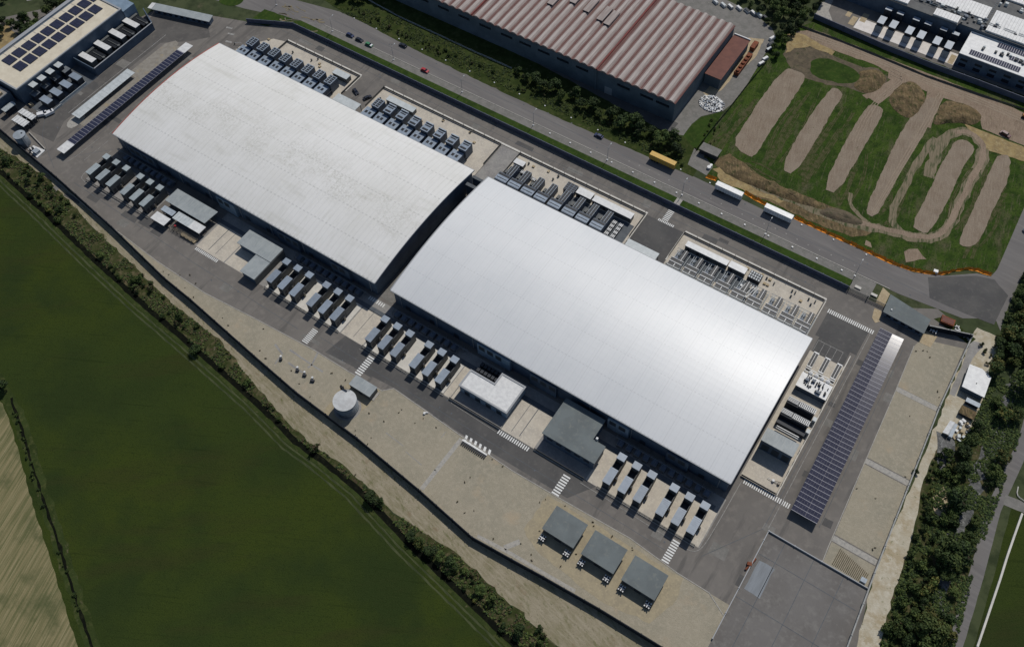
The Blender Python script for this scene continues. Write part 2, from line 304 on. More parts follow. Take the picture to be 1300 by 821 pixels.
def smooth_poly(pts, k=2, closed=True):
    for _ in range(k):
        o = []; n = len(pts)
        if not closed: o.append(pts[0])
        for i in range(n if closed else n - 1):
            a, b = pts[i], pts[(i + 1) % n]
            o += [(a[0] * .75 + b[0] * .25, a[1] * .75 + b[1] * .25), (a[0] * .25 + b[0] * .75, a[1] * .25 + b[1] * .75)]
        if not closed: o.append(pts[-1])
        pts = o
    return pts
def sheet(name, pts, z, m, jit=0, step=2.5, kind='structure'):
    if jit: pts = dense(pts, step, jit)
    return struct(name, MB().flat(pts, z), m, kind)
def ribbon(mb, pts, wd, z, jit=0, mi=0):
    pts = dense(pts, 2.5, 0, False); n = len(pts); L = []; R = []
    for i, (x, y) in enumerate(pts):
        a = pts[max(0, i - 1)]; b = pts[min(n - 1, i + 1)]; d = math.hypot(b[0] - a[0], b[1] - a[1]) or 1
        nx, ny = -(b[1] - a[1]) / d, (b[0] - a[0]) / d
        w1 = wd / 2 + jit * mnoise.noise((x * .3, y * .3, 2)); w2 = wd / 2 + jit * mnoise.noise((x * .3, y * .3, 8))
        L.append((x + nx * w1, y + ny * w1, z)); R.append((x - nx * w2, y - ny * w2, z))
    k = len(mb.v); mb.v += L + R
    for i in range(n - 1): mb.f.append([k + n + i, k + n + i + 1, k + i + 1, k + i]); mb.m.append(mi)
    return mb
def inside(p, poly):
    x, y = p; r = False; n = len(poly)
    for i in range(n):
        (x1, y1), (x2, y2) = poly[i], poly[(i + 1) % n]
        if (y1 > y) != (y2 > y) and x < (x2 - x1) * (y - y1) / (y2 - y1) + x1: r = not r
    return r
# ---------------------------------------------------------------- ground sheets
sheet('ground', rc(-3500, 3500, -3000, 4500), 0, 'grass_base')
DITCH = [(-120, 110), (-40, 180), (0, 217), (60, 272), (120, 330), (180, 385), (245, 440), (325, 510), (375, 560), (410, 585), (456, 622), (517, 687), (565, 733), (650, 815), (740, 900)]
WALLN = [(-90, 80), (-30, 138), (0, 166), (32, 194), (75, 230), (145, 293), (212, 358), (245, 385), (325, 456), (378, 502), (455, 560), (535, 627), (600, 685), (650, 713), (690, 735), (760, 775), (850, 830), (950, 890)]
dW = P(DITCH); wW = P(WALLN)
sheet('field', P([(-500, -160)]) + dW + P([(740, 1100), (-200, 1200)]), .02, 'field_green')
VERGE = [(0, 470), (6, 500), (22, 525), (38, 570), (52, 620), (72, 680), (90, 735), (118, 821), (150, 930)]
sheet('stubble_field', P([(-400, 380), (-10, 500), (3, 512), (16, 545), (28, 590), (42, 640), (58, 690), (72, 735), (98, 821), (130, 930), (-300, 1100)]), .03, 'stubble', .5)
mb = MB(); ribbon(mb, P([(-10, 470)] + VERGE[1:]), 4.6, .04, 1.2); struct('field_verge', mb, 'grass_verge')
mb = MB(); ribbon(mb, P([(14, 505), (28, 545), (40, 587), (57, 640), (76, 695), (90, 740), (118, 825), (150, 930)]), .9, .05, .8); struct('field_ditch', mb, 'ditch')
mb = MB()
for off in (3.4, 5.4):
    ribbon(mb, [(x - off * .45, y - off * .9) for x, y in dW], .7, .035, .35)
struct('tyre_tracks', mb, 'field_track')
mb = MB(); ribbon(mb, [(x - 1.6, y - 1.6) for x, y in dW], 1.6, .04, .6); struct('ditch_bank', mb, 'grass_verge')
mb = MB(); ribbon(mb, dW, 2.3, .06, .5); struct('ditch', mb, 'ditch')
VEG_TOP = [(-100, 100), (-40, 150), (0, 188), (30, 207), (60, 227), (85, 253), (110, 280), (135, 305), (165, 333), (190, 358), (215, 383), (245, 405), (270, 425), (292, 448), (310, 472), (328, 494), (350, 520), (372, 543), (390, 560), (420, 580), (460, 612), (500, 650), (560, 690), (590, 712), (640, 760), (720, 830), (800, 900)]
vW = P(VEG_TOP)
sheet('dirt_track', wW + vW[::-1], .02, 'dirt_track', .4)
sheet('rough_grass', [(x, y) for x, y in vW] + dW[::-1], .035, 'scrub_ground', 1.6)
# data centre site
SITE = wW + [(60, 60), (44.6, 145), (41.6, 218), (41.6, 256), (26, 262), (8, 251.5), (-8, 251), (-313, 251), (-322, 247), (-340, 240), (-352, 236), (-384, 225), (-388, 212), (-420, 212), (-470, 150)]
sheet('site_asphalt', SITE, .04, 'asphalt')
GRAVE = [(118, 271), (160, 302), (200, 332), (260, 372), (325, 405), (400, 445), (445, 473), (485, 496), (500, 493), (540, 521), (585, 553), (650, 597), (710, 632), (800, 683), (860, 727), (900, 752), (980, 800), (1060, 850)]
gp = P(GRAVE)
i0 = min(range(len(wW)), key=lambda i: math.hypot(wW[i][0] - gp[0][0], wW[i][1] - gp[0][1]))
sheet('gravel_yard', gp + [p for p in wW[::-1] if p[0] > gp[0][0] + 8], .06, 'gravel')
mb = MB(); ribbon(mb, P([(50, 210), (85, 242), (118, 270)]) + [p for p in gp if p[0] < 7.5] + [(7.6, 104)], .35, .16)
struct('yard_kerb', mb, 'kerb')
for i, (y0, y1) in enumerate(((85, 116), (118.2, 147.8), (150.9, 181.8), (184.8, 216.8), (219.2, 240.5))):
    xa = 28.3 - (y0 - 145) * .042; xb = 28.3 - (y1 - 145) * .042
    pts = [(xa, y0), (44.4 - (y0 - 145) * .035, y0), (44.4 - (y1 - 145) * .035, y1), (xb, y1)]
    if i == 4: pts = [(xa, y0), (41.4, y0), (41.2, 249.5), (25.5, 244.8), (xb, 240.5)]
    sheet('gravel_bed', pts, .06, 'gravel')
for y in (117.1, 149.3, 183.3, 218):
    sheet('concrete_path', [(28.2 - (y - 145) * .042, y - 1.1), (44.3 - (y - 145) * .035, y - 1.1), (44.3 - (y - 145) * .035, y + 1.1), (28.2 - (y - 145) * .042, y + 1.1)], .07, 'kerb')
mb = MB(); ribbon(mb, [(28.3, 139.2), (27.9, 145), (25.3, 216), (24.1, 240)], .3, .15); struct('bed_kerb', mb, 'kerb')
mb = MB()
for a, b, wd in (((-105.1, 108.6), (-105.9, 84), 1.7), ((-64.6, 87.5), (-68, 82.5), 1.9)): ribbon(mb, [a, b], wd, .07)
ribbon(mb, P([(606, 680), (650, 703), (690, 727), (730, 750)]), 1.3, .07)
struct('concrete_path', mb, 'kerb')
sheet('sand_patch', [(-65.5, 107.5), (-10, 107.5), (-8, 100), (-12, 88), (-30, 85), (-58, 88), (-66, 92)], .075, 'gravel_warm', .7)
sheet('sand_patch', [(-155.5, 108), (-144, 108.2), (-143.8, 100), (-146, 92), (-151, 84), (-157, 86), (-158, 99)], .075, 'gravel_warm', .5)
# worn lower right parking plateau
sheet('parking_apron', [(7.9, 60), (49.5, 60), (45.2, 139), (7.9, 139)], .08, 'apron_grey')
sheet('service_apron', rc(-257, -9.9, 120.1, 141.5), .06, 'concrete_grey')
PADS = [('concrete_pad', -327.2, -286.2, 120.2, 135.2, 'concrete_grey'), ('concrete_pad', -215.6, -174.6, 120.2, 135.2, 'concrete_white'), ('concrete_pad', -162.2, -122.4, 120.2, 135.2, 'concrete_white'),
        ('concrete_pad', -57, -10.4, 120.2, 135.2, 'concrete_cream'), ('concrete_ramp', -174, -162.8, 120.2, 135.1, 'concrete_cream'), ('concrete_ramp', -122, -117.5, 120.2, 135.1, 'concrete_cream'),
        ('concrete_ramp', -94.6, -79.8, 120.2, 135.1, 'concrete_cream'), ('concrete_ramp', -256, -239.8, 120.2, 135.1, 'concrete_cream'), ('concrete_ramp', -239.3, -227.2, 120.2, 133, 'concrete_cream'),
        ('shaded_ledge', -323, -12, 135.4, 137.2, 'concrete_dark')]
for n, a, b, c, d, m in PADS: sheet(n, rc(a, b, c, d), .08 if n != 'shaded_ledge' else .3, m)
mb = MB()
for a, b in ((-168.6, -168.4), (-250.2, -249.9), (-246, -245.8), (-87.3, -87), (-90.9, -90.7)): mb.flat(rc(a, b, 121.5, 135), .1)
struct('drain_channel', mb, 'concrete_dark')
# north pads
npads = [([(-327, 217), (-327, 225), (-316, 238.6), (-308, 240.6), (-260.4, 240.6), (-260.4, 217)], 'concrete_cream'), (rc(-245.2, -175.6, 217, 240.6), 'concrete_cream'), (rc(-175.2, -165.2, 217, 240.8), 'concrete_grey'),
         (rc(-164.9, -98.6, 217, 240.6), 'concrete_cream'), (rc(-79.2, -14.4, 217, 240.6), 'concrete_cream')]
for pts, m in npads: sheet('plant_pad', pts, .08, m)
sheet('equipment_grating', rc(-76.5, -45.5, 225, 232.4), .1, 'concrete_dark'); sheet('equipment_grating', rc(-131, -99.5, 217, 232.4), .1, 'concrete_dark'); sheet('equipment_grating', rc(-164.5, -156, 224, 232.4), .1, 'concrete_dark')
sheet('loading_bay', rc(-259.9, -245.7, 217, 241), .08, 'asphalt'); sheet('loading_bay', rc(-98.1, -79.6, 217, 241), .08, 'asphalt_dark')
sheet('east_pad', rc(-9.8, 4.6, 152.8, 216), .08, 'concrete_cream')
sheet('parking_bay', rc(-9.2, 3.9, 215.9, 223.5), .1, 'asphalt_dark')
sheet('dark_asphalt_patch', rc(-11, 6.5, 223.6, 236.2), .06, 'asphalt_dark')
sheet('dark_asphalt_patch', P([(413, 447), (440, 425), (640, 540), (760, 616), (720, 632), (600, 560), (500, 492)]), .05, 'asphalt_dark')
sheet('dark_asphalt_yard', [(-388, 171), (-388, 132), (-372, 127), (-358, 128), (-364, 140), (-364, 205), (-352, 214), (-345, 222), (-352, 228), (-382, 219), (-384, 212), (-373, 210.5), (-373, 171)], .044, 'asphalt_mid')
rr = random.Random(31); mb = MB(); m2 = MB()
for (x0, x1, y0, y1, n_) in ((-380, -330, 140, 215, 9), (-340, -200, 108, 119, 10), (-190, -20, 110, 119, 9), (-300, -20, 243, 249, 10), (-10, 24, 110, 145, 5), (5, 10, 155, 235, 4), (20.8, 25, 150, 235, 4), (-260, -246, 228, 240, 2), (-8, 6, 225, 235, 2)):
    for k in range(n_):
        cx_ = rr.uniform(x0, x1); cy_ = rr.uniform(y0, y1); w_ = rr.uniform(1, 5) if x1 - x0 > 15 else rr.uniform(.8, 2); h_ = rr.uniform(.8, 2.6)
        (mb if rr.random() < .6 else m2).flat([(cx_ - w_, cy_ - h_), (cx_ + w_, cy_ - h_ + .2), (cx_ + w_ * .9, cy_ + h_), (cx_ - w_, cy_ + h_ * .9)], .045 + .0001 * k)
struct('asphalt_patch', mb, 'asphalt_dark'); struct('asphalt_patch', m2, 'path_grey')
mb = MB()
for a in ([(-386, 150), (-366, 128), (-345, 117)], [(-330, 116), (-250, 113), (-190, 112)], [(-352, 118), (-330, 140)], [(-180, 114), (-100, 113.5), (-20, 113)], [(-330, 246), (-200, 245.5), (-20, 245)], [(6, 140), (6.5, 236)], [(22.4, 150), (21, 236)], [(-343, 140), (-343, 214)], [(-8, 118), (6, 139)], [(-300, 266), (-60, 265.5)], [(-60, 265.5), (20, 266)]):
    ribbon(mb, a, .16, .056, .05)
for k in range(60):
    cx_, cy_ = rr.choice([(rr.uniform(-330, -20), rr.uniform(110, 119)), (rr.uniform(-300, -20), rr.uniform(243, 249)), (rr.uniform(-375, -330), rr.uniform(130, 210)), (rr.uniform(-290, 20), rr.uniform(262, 271))])
    mb.cyl(cx_, cy_, .05, .062, .35, 8)
struct('manholes_and_seams', mb, 'concrete_dark')
# kerb lines, gullies and markings
mb = MB()
for x0, x1, y0, y1 in ((-309, -260.2, 241.3, 242.3), (-245.4, -165.1, 241.3, 242.3), (-165, -98, 241.3, 242.3), (-79.4, -13.8, 241.3, 242.3), (4.5, 4.9, 152.8, 222), (-260.3, -259.9, 229, 241.4), (-245.8, -245.4, 229, 241.4), (-98.4, -98, 224, 241.4), (-79.7, -79.2, 224, 241.4), (-14, -13.6, 217, 241)):
    mb.box(x0, x1, y0, y1, .04, .2)
struct('kerb_stones', mb, 'concrete_white')
mb = MB()
def zebra(x0, x1, y0, y1, along, n, duty=.5):
    for i in range(n):
        if along == 'x':
            w_ = (x1 - x0) / n; mb.flat(rc(x0 + i * w_, x0 + (i + duty) * w_, y0, y1), .1)
        else:
            w_ = (y1 - y0) / n; mb.flat(rc(x0, x1, y0 + i * w_, y0 + (i + duty) * w_), .1)
zebra(-11.2, 8.6, 236.2, 238.2, 'x', 24); zebra(-7.7, 10.7, 150.6, 152.6, 'x', 22)
zebra(-64.9, -61.9, 109.2, 118.3, 'y', 8, .55); zebra(-19.2, -16.4, 109.2, 118.6, 'y', 9, .55); zebra(-157.6, -154.6, 108.9, 118.6, 'y', 9, .55); zebra(-185.2, -182.3, 108.6, 116, 'y', 9)
zebra(-91.2, -88.4, 242.6, 249.2, 'y', 7); zebra(-92.5, -84.6, 240.9, 242.2, 'x', 10)
zebra(-95, -80.8, 117.9, 119.7, 'x', 15); zebra(-255.4, -242, 118.4, 119.9, 'x', 15); zebra(-175, -166.5, 139.3, 141, 'x', 8)
for i in range(6): mb.flat([(-104.6 + i * 2.15, 110.9), (-103.6 + i * 2.15, 110.9), (-103.0 + i * 2.15, 108.9), (-104.0 + i * 2.15, 108.9)], .1)
mb.flat(rc(-104.6, -93.2, 108.1, 108.9), .1)
struct('crosswalk_marking', mb, 'paint_white')
mb = MB()
for k in range(5): mb.flat(rc(-8.9 + k * 2.62, -8.75 + k * 2.62, 216.2, 222), .12)
mb.flat(rc(-8.9, 1.7, 221.9, 222.1), .12); mb.flat(rc(7.3, 7.5, 140, 236), .1); mb.flat(rc(-14.5, -14.2, 152, 217), .1)
ribbon(mb, smooth_poly([(-8.4, 151), (-8.6, 125), (-9.5, 119.2), (-12.5, 117.2), (-22, 117.6), (-58, 118.2)], 2, False), .22, .1)
ribbon(mb, [(-95.5, 118.2), (-117, 118.8), (-119, 120), (-163, 118.3)], .15, .1)
ribbon(mb, smooth_poly([(-330, 139), (-331, 121), (-327, 118.5), (-300, 118.7)], 2, False), .25, .1)
ribbon(mb, smooth_poly([(-341, 142), (-341.6, 124), (-345, 121.8), (-350, 122.5)], 2, False), .2, .1)
ribbon(mb, [(-336, 143), (-336.5, 128)], .18, .1)
ribbon(mb, [(-366.5, 145), (-366, 211)], .3, .1); ribbon(mb, [(-339, 146), (-338.5, 170)], .2, .1)
struct('lane_marking', mb, 'paint_faded')
# public road, verge, pavement
sheet('road', [(-1500, 262), (-420, 272), (-345, 264), (-300, 273), (-190, 272), (-100, 271.8), (-54, 271)] + P([(1005, 274), (1060, 301), (1110, 324), (1160, 346), (1200, 350), (1240, 347), (1258, 351), (1266, 342), (1300, 264), (1420, 20), (1520, 60), (1320, 300), (1281, 386), (1270, 420)]) + [(47, 270), (36, 263), (10, 260.5), (-40, 260.5), (-300, 260.4), (-345, 248), (-420, 235), (-1500, 220)], .05, 'asphalt_road')
sheet('pavement', [(-318, 256.8), (-8, 256.8), (0, 256.8), (0, 260.6), (-300, 260.6)], .09, 'path_grey')
mb = MB(); mb.box(-300, 6, 260.6, 260.95, .05, .2); struct('road_kerb', mb, 'kerb')
sheet('verge', [(-320, 251), (-8.5, 251), (-8.5, 256.8), (-312, 256.8), (-322, 252)], .1, 'grass_lawn', 0)
sheet('verge', P([(400, -6), (430, 12), (500, 50), (560, 80), (640, 118), (720, 155), (820, 198), (880, 225), (890, 205), (893, 190), (868, 172), (845, 168), (700, 90), (560, 22), (520, 0)]), .06, 'grass_verge', .5)
sheet('lawn_island', smooth_poly(P([(282, -4), (276, 3), (292, 9), (306, 6), (312, -4)])), .1, 'grass_lawn')
sheet('lawn_island', P([(312, 28), (320, 24), (336, 12), (365, 22), (372, 24), (340, 34)]), .1, 'grass_lawn', .3)
mb = MB()
for k in range(16): x = random.uniform(-330, -304); y = random.uniform(252, 264); ribbon(mb, smooth_poly([(x, y), (x + random.uniform(1, 4), y + random.uniform(-2, 2)), (x + random.uniform(4, 8), y + random.uniform(-1, 4))], 2, False), random.uniform(.3, .8), .115, .6)
struct('soil_smears', mb, 'path_sandy')
mb = MB()
for k in range(22): x = -120 + k * 5.2; mb.hbeam(x, 264 + .3 * math.sin(k), .06, .5, .5, .015, .3)
struct('road_paint_dots', mb, 'paint_faded')
sheet('old_road_patch', P([(1178, 352), (1240, 350), (1262, 355), (1280, 375), (1262, 412), (1225, 398), (1180, 378)]), .06, 'asphalt_dark', .2)
sheet('path', P([(873, 209), (882, 187), (893, 196), (905, 212), (897, 223)]), .07, 'path_grey')
sheet('path_patch', [(-8.4, 251.3), (0.5, 251.3), (0.5, 260.4), (-8.4, 260.4)], .1, 'path_grey')
sheet('verge_path', rc(-91.2, -88.4, 251, 256.8), .11, 'kerb')
sheet('path_patch', [(3.6, 251.3), (7.2, 251.3), (7, 258.5), (3.4, 260)], .11, 'sand')
sheet('sand_patch', P([(1110, 391), (1119, 395), (1117, 408), (1111, 410), (1107, 403)]), .1, 'sand')
sheet('sand_patch', P([(1172, 418), (1190, 427), (1181, 441), (1166, 434)]), .1, 'sand')
# warehouse yards
sheet('works_yard', P([(845, 168), (868, 173), (878, 158), (890, 148), (918, 141), (932, 130), (948, 108), (962, 85), (975, 62), (985, 48), (980, 36), (960, 20), (930, 4), (900, -10), (780, -40), (520, -60), (510, -3), (560, 22), (700, 92)]), .05, 'path_grey')
sheet('sand_patch', P([(950, 48), (970, 50), (958, 75), (940, 88), (915, 115), (900, 125), (893, 118), (930, 80)]), .07, 'sand', .6)
sheet('lawn', P([(867, 173), (878, 158), (890, 149), (918, 142), (898, 180), (885, 192)]), .07, 'grass_lawn', .2)
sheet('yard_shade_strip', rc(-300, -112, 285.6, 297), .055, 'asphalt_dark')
# construction plot
sheet('building_plot', P([(985, 45), (1033, 28), (1100, 50), (1200, 88), (1300, 128), (1420, 175), (1330, 230), (1262, 347), (1240, 343), (1185, 348), (1130, 334), (1060, 300), (1005, 274), (900, 226), (885, 195), (940, 120)]), .04, 'grass_site')
sheet('earth_heap_ground', P([(994, 70), (1004, 45), (1030, 55), (1060, 72), (1090, 84), (1115, 88), (1127, 98), (1122, 110), (1110, 118), (1096, 119), (1080, 112), (1050, 108), (1010, 95)]), .06, 'earth_dark', 1.2)
sheet('grass_patch', smooth_poly(P([(1027, 76), (1048, 73), (1075, 83), (1094, 95), (1086, 107), (1060, 106), (1030, 97)])), .08, 'grass_lawn', .8)
sheet('dirt_road', P([(1012, 40), (1033, 38), (1060, 48), (1100, 64), (1140, 80), (1190, 98), (1240, 118), (1300, 143), (1400, 185), (1380, 225), (1300, 185), (1262, 170), (1246, 163), (1245, 148), (1215, 130), (1195, 124), (1165, 112), (1140, 108), (1128, 100), (1128, 92), (1110, 82), (1080, 72), (1040, 58), (1005, 50)]), .10, 'earth_pale', .6)
mb = MB(); ribbon(mb, P([(1150, 100), (1128, 112), (1108, 128)]), 6.5, .11, 1); ribbon(mb, P([(1190, 112), (1184, 130), (1172, 160)]), 7, .12, 1); ribbon(mb, P([(1120, 96), (1112, 116), (1098, 124)]), 3, .115, 1); struct('dirt_spur', mb, 'earth_pale')
mb = MB()
for off in (0, 3, 6): ribbon(mb, smooth_poly(P([(1030, 42 + off), (1080, 60 + off), (1130, 80 + off), (1180, 102 + off), (1240, 124 + off), (1300, 150 + off)]), 1, False), .8, .118, .4)
for off in (-4, 0, 4): ribbon(mb, smooth_poly(P([(1196 + off, 118), (1180 + off, 150), (1150 + off, 200), (1124 + off * .8, 245), (1108 + off * .6, 272)]), 2, False), .45, .17, .2); ribbon(mb, smooth_poly(P([(1130, 90 + off), (1150, 100 + off), (1125 + off, 118), (1105 + off, 138), (1085 + off, 180)]), 2, False), .4, .171, .2)
struct('wheel_tracks', mb, 'rut_pale')
sheet('yellow_earth', P([(1000, 44), (1015, 42), (1030, 50), (1060, 66), (1056, 70), (1028, 60), (1008, 62), (998, 68)]), .116, 'earth_yellow', 1.2)
sheet('yellow_earth', P([(905, 215), (925, 212), (960, 232), (1000, 252), (990, 258), (950, 244), (915, 230)]), .078, 'earth_yellow', 1.4)
STRIPS = [[(999, 86), (1008, 88), (1023, 95), (1023, 102), (998, 140), (983, 160), (969, 182), (958, 202), (944, 197), (928, 182), (946, 155), (963, 128), (984, 100)],
          [(1055, 112), (1062, 111), (1071, 118), (1068, 126), (1058, 140), (1036, 180), (1008, 224), (991, 216), (1007, 180), (1038, 133)],
          [(1100, 134), (1108, 132), (1122, 137), (1121, 146), (1090, 200), (1062, 248), (1043, 240), (1072, 180)],
          [(1178, 122), (1194, 126), (1190, 140), (1167, 182), (1145, 215), (1125, 255), (1110, 279), (1096, 271), (1116, 225), (1136, 180), (1160, 140)],
          [(1213, 178), (1223, 176), (1236, 183), (1238, 192), (1225, 208), (1215, 232), (1196, 270), (1180, 297), (1168, 296), (1156, 287), (1175, 250), (1192, 213), (1205, 190)],
          [(1267, 195), (1284, 197), (1281, 230), (1268, 252), (1245, 305), (1235, 314), (1218, 314), (1217, 303), (1243, 247), (1260, 207)]]
for k, s_ in enumerate(STRIPS): q_ = smooth_poly(P(s_), 1); cx_ = sum(a for a, b in q_) / len(q_); cy_ = sum(b for a, b in q_) / len(q_); sheet('dirt_strip', [(cx_ + (a - cx_) * .95, cy_ + (b - cy_) * .985) for a, b in q_], .13 + k * .004, 'earth_strip', .4, 1.0)
mb = MB()
ribbon(mb, smooth_poly(P([(1178, 225), (1186, 200), (1196, 178), (1212, 167), (1232, 167), (1247, 182), (1250, 198), (1240, 217), (1220, 252), (1208, 282), (1195, 298), (1178, 305), (1150, 298), (1110, 290), (1070, 281), (1040, 268), (1000, 250), (960, 235), (925, 212)]), 2, False), 5.2, .09, 1.6)
ribbon(mb, smooth_poly(P([(1187, 175), (1165, 205), (1150, 235), (1134, 262), (1132, 280), (1142, 294), (1158, 300)]), 2, False), 3.2, .095, .8)
ribbon(mb, smooth_poly(P([(1080, 245), (1078, 258), (1088, 272), (1104, 284)]), 2, False), 1.8, .1, .8)
struct('machine_track', mb, 'track_worn')
mb = MB(); ribbon(mb, smooth_poly(P([(1212, 168), (1232, 167), (1247, 182), (1250, 198), (1240, 217), (1222, 250), (1208, 280), (1196, 296), (1180, 303), (1150, 297), (1115, 289), (1075, 278), (1050, 266)]), 2, False), 2.6, .11, .8)
struct('machine_track', mb, 'earth_pale')
mb = MB(); rr = random.Random(4)
gaps = [((1002, 215), (1062, 118), 9), ((975, 205), (1035, 100), 8), ((1062, 250), (1098, 150), 8), ((1020, 225), (1085, 125), 9), ((1112, 282), (1150, 205), 6), ((1205, 290), (1245, 205), 5), ((900, 190), (965, 110), 6), ((1230, 320), (1290, 215), 6), ((950, 215), (1030, 262), 5)]
for (ax, ay), (bx, by), n_ in gaps:
    for k in range(n_):
        x, y = ax + rr.uniform(-8, 16), ay + rr.uniform(-12, 12); t1 = rr.uniform(.25, .8); cx_ = (bx - ax) * t1; cy_ = (by - ay) * t1; bend = rr.uniform(-9, 9)
        for o_ in (0, 2.6): ribbon(mb, smooth_poly(P([(x + o_, y), (x + cx_ * .5 + bend + o_, y + cy_ * .5), (x + cx_ + o_, y + cy_)]), 2, False), .55, .085 + .0004 * len(mb.f) / 50, .25)
struct('wheel_ruts', mb, 'rut_faint')
sheet('yellow_earth', P([(1226, 158), (1245, 165), (1272, 176), (1305, 188), (1310, 208), (1280, 199), (1256, 192), (1240, 178)]), .1, 'earth_yellow', 1)
sheet('bare_patch', P([(1148, 320), (1165, 316), (1175, 328), (1168, 331), (1150, 332)]), .1, 'earth_pale', 1.5)
sheet('bare_patch', P([(1098, 305), (1104, 308), (1106, 315), (1098, 312)]), .1, 'earth_pale', 1)
sheet('roadside_earth', P([(905, 205), (925, 195), (975, 228), (1040, 256), (1090, 276), (1112, 288), (1100, 300), (1080, 300), (1040, 285), (1008, 270), (950, 245), (920, 228)]), .075, 'earth_brown', 1.2)
def mound(name, pts_px, h, m, label, zbase=.1):
    pts = dense(smooth_poly(P(pts_px)), 1.5, .5); cx = sum(p[0] for p in pts) / len(pts); cy = sum(p[1] for p in pts) / len(pts); mb = MB(); n = len(pts); R = 9
    for k in range(R):
        t = 1 - k / R
        for x, y in pts:
            X = cx + (x - cx) * t; Y = cy + (y - cy) * t
            z = 0 if k == 0 else h * (1 - t ** 2.2) * (.75 + .6 * mnoise.noise((X * .22, Y * .22, 3))) + .5 * mnoise.noise((X * .6, Y * .6, 9)) * (1 - t)
            mb.v.append((X, Y, zbase + max(0, z)))
    mb.v.append((cx, cy, zbase + h * .8))
    for k in range(R - 1):
        for i in range(n): j = (i + 1) % n; mb.f.append([k * n + i, k * n + j, (k + 1) * n + j, (k + 1) * n + i]); mb.m.append(0)
    for i in range(n): mb.f.append([(R - 1) * n + i, (R - 1) * n + (i + 1) % n, R * n]); mb.m.append(0)
    return solo(name, mb, m, label, 'earth mound', 'earth mounds on the building plot', True)
mound('earth_mound', [(1137, 112), (1150, 103), (1165, 106), (1175, 120), (1174, 131), (1160, 150), (1150, 150), (1135, 140), (1127, 126)], 2.6, 'earth_brown', 'oval brown earth mound between two dirt spurs below the dirt road')
mound('earth_mound', [(1198, 127), (1220, 130), (1245, 142), (1246, 154), (1232, 160), (1215, 155), (1182, 160), (1188, 146)], 2.6, 'earth_brown', 'widest brown earth mound, beside the yellow earth at the dirt road')
mound('earth_mound', [(1090, 90), (1112, 88), (1126, 97), (1122, 108), (1110, 118), (1096, 119), (1082, 110), (1092, 100)], 2.0, 'earth_brown', 'brown earth mound right of the small green patch')
mound('earth_mound', [(912, 206), (930, 203), (965, 224), (1005, 243), (1050, 262), (1048, 268), (1000, 254), (955, 237), (915, 218)], 1.8, 'earth_brown', 'long brown earth berm behind the orange net near the small brown hut')
mound('earth_mound', [(1052, 262), (1080, 270), (1098, 282), (1090, 287), (1060, 280), (1035, 270)], 1.3, 'earth_dark', 'short dark earth berm at the right end of the long roadside berm')
# far data centre ground
sheet('far_site_asphalt', P([(1033, 23), (1045, 0), (1070, -50), (1500, -60), (1500, 215), (1300, 130), (1180, 83), (1100, 50)]), .06, 'asphalt')
sheet('far_verge', [(-88, 399), (70, 401.5), (70, 395), (20, 395), (-30, 395.5), (-90, 396)], .07, 'grass_verge', .6)
sheet('far_pavement', P([(1033, 23), (1045, 0), (1070, -50), (1082, -50), (1058, 0), (1052, 14), (1058, 30), (1050, 28)]), .08, 'kerb')
sheet('far_pad', rc(-68, -16.5, 402.8, 411.5), .09, 'pad_bright')
for q in ((-67.5, -64.5, 409, 416), (-71.5, -68.5, 404, 411), (-75, -72.5, 409, 414), (-19.5, -16.8, 403, 410)): sheet('sandy_patch', rc(*q), .1, 'sand')
# east: dirt, lane, stream
sheet('scrub_east', P([(1192, 565), (1240, 545), (1290, 560), (1250, 700), (1205, 850), (1100, 850), (1124, 790), (1141, 730), (1160, 680), (1170, 620)]), .045, 'scrub_ground', .8)
sheet('dirt_track_east', [(41.9, 262), (45.2, 145)] + P([(1108, 735), (1095, 790), (1080, 850), (1112, 850), (1124, 790), (1141, 730), (1152, 700), (1161, 670), (1168, 635), (1176, 600), (1192, 565), (1215, 556), (1235, 545), (1250, 500), (1255, 470), (1268, 440), (1262, 432)]) + [(50, 262)], .05, 'dirt_east', .8)
sheet('grey_lane', P([(1232, 432), (1250, 436), (1235, 455), (1222, 480), (1212, 503), (1205, 500), (1222, 462)]), .07, 'concrete_grey', .2)
sheet('rubble_ground', P([(1190, 548), (1210, 555), (1214, 575), (1205, 590), (1195, 600), (1190, 585)]), .08, 'rock_stream', .7)
lane = P([(1400, 310), (1345, 425), (1318, 500), (1301, 560), (1283, 600), (1262, 645), (1240, 728), (1212, 821), (1190, 900)])
mb = MB(); ribbon(mb, lane, 4.7, .08, .15); struct('country_lane', mb, 'asphalt_road')
mb = MB(); ribbon(mb, P([(1275, 634), (1290, 640), (1330, 655)]), 4.2, .085, .2); struct('lane_spur', mb, 'path_grey')
sheet('east_meadow', P([(1285, 640), (1400, 640), (1420, 900), (1205, 900), (1236, 821), (1262, 730)]), .05, 'field_green', .3)
stream = P([(1290, 480), (1272, 545), (1258, 575), (1242, 600), (1228, 640), (1217, 665), (1207, 700), (1195, 735), (1180, 800), (1165, 860)])
mb = MB(); ribbon(mb, stream, 5.5, .07, 3); struct('stream_bed', mb, 'rock_stream')
sheet('rubble_slope', P([(1192, 620), (1203, 610), (1206, 640), (1200, 660), (1187, 650), (1181, 635)]), .1, 'sand', .8)
sheet('earth_clearing', P([(-40, 30), (10, 32), (25, 48), (18, 60), (-10, 72), (-60, 100)]), .05, 'earth_yellow', 1)
sheet('earth_clearing', P([(20, -10), (35, 2), (60, -5), (60, -30)]), .05, 'concrete_grey', 1)
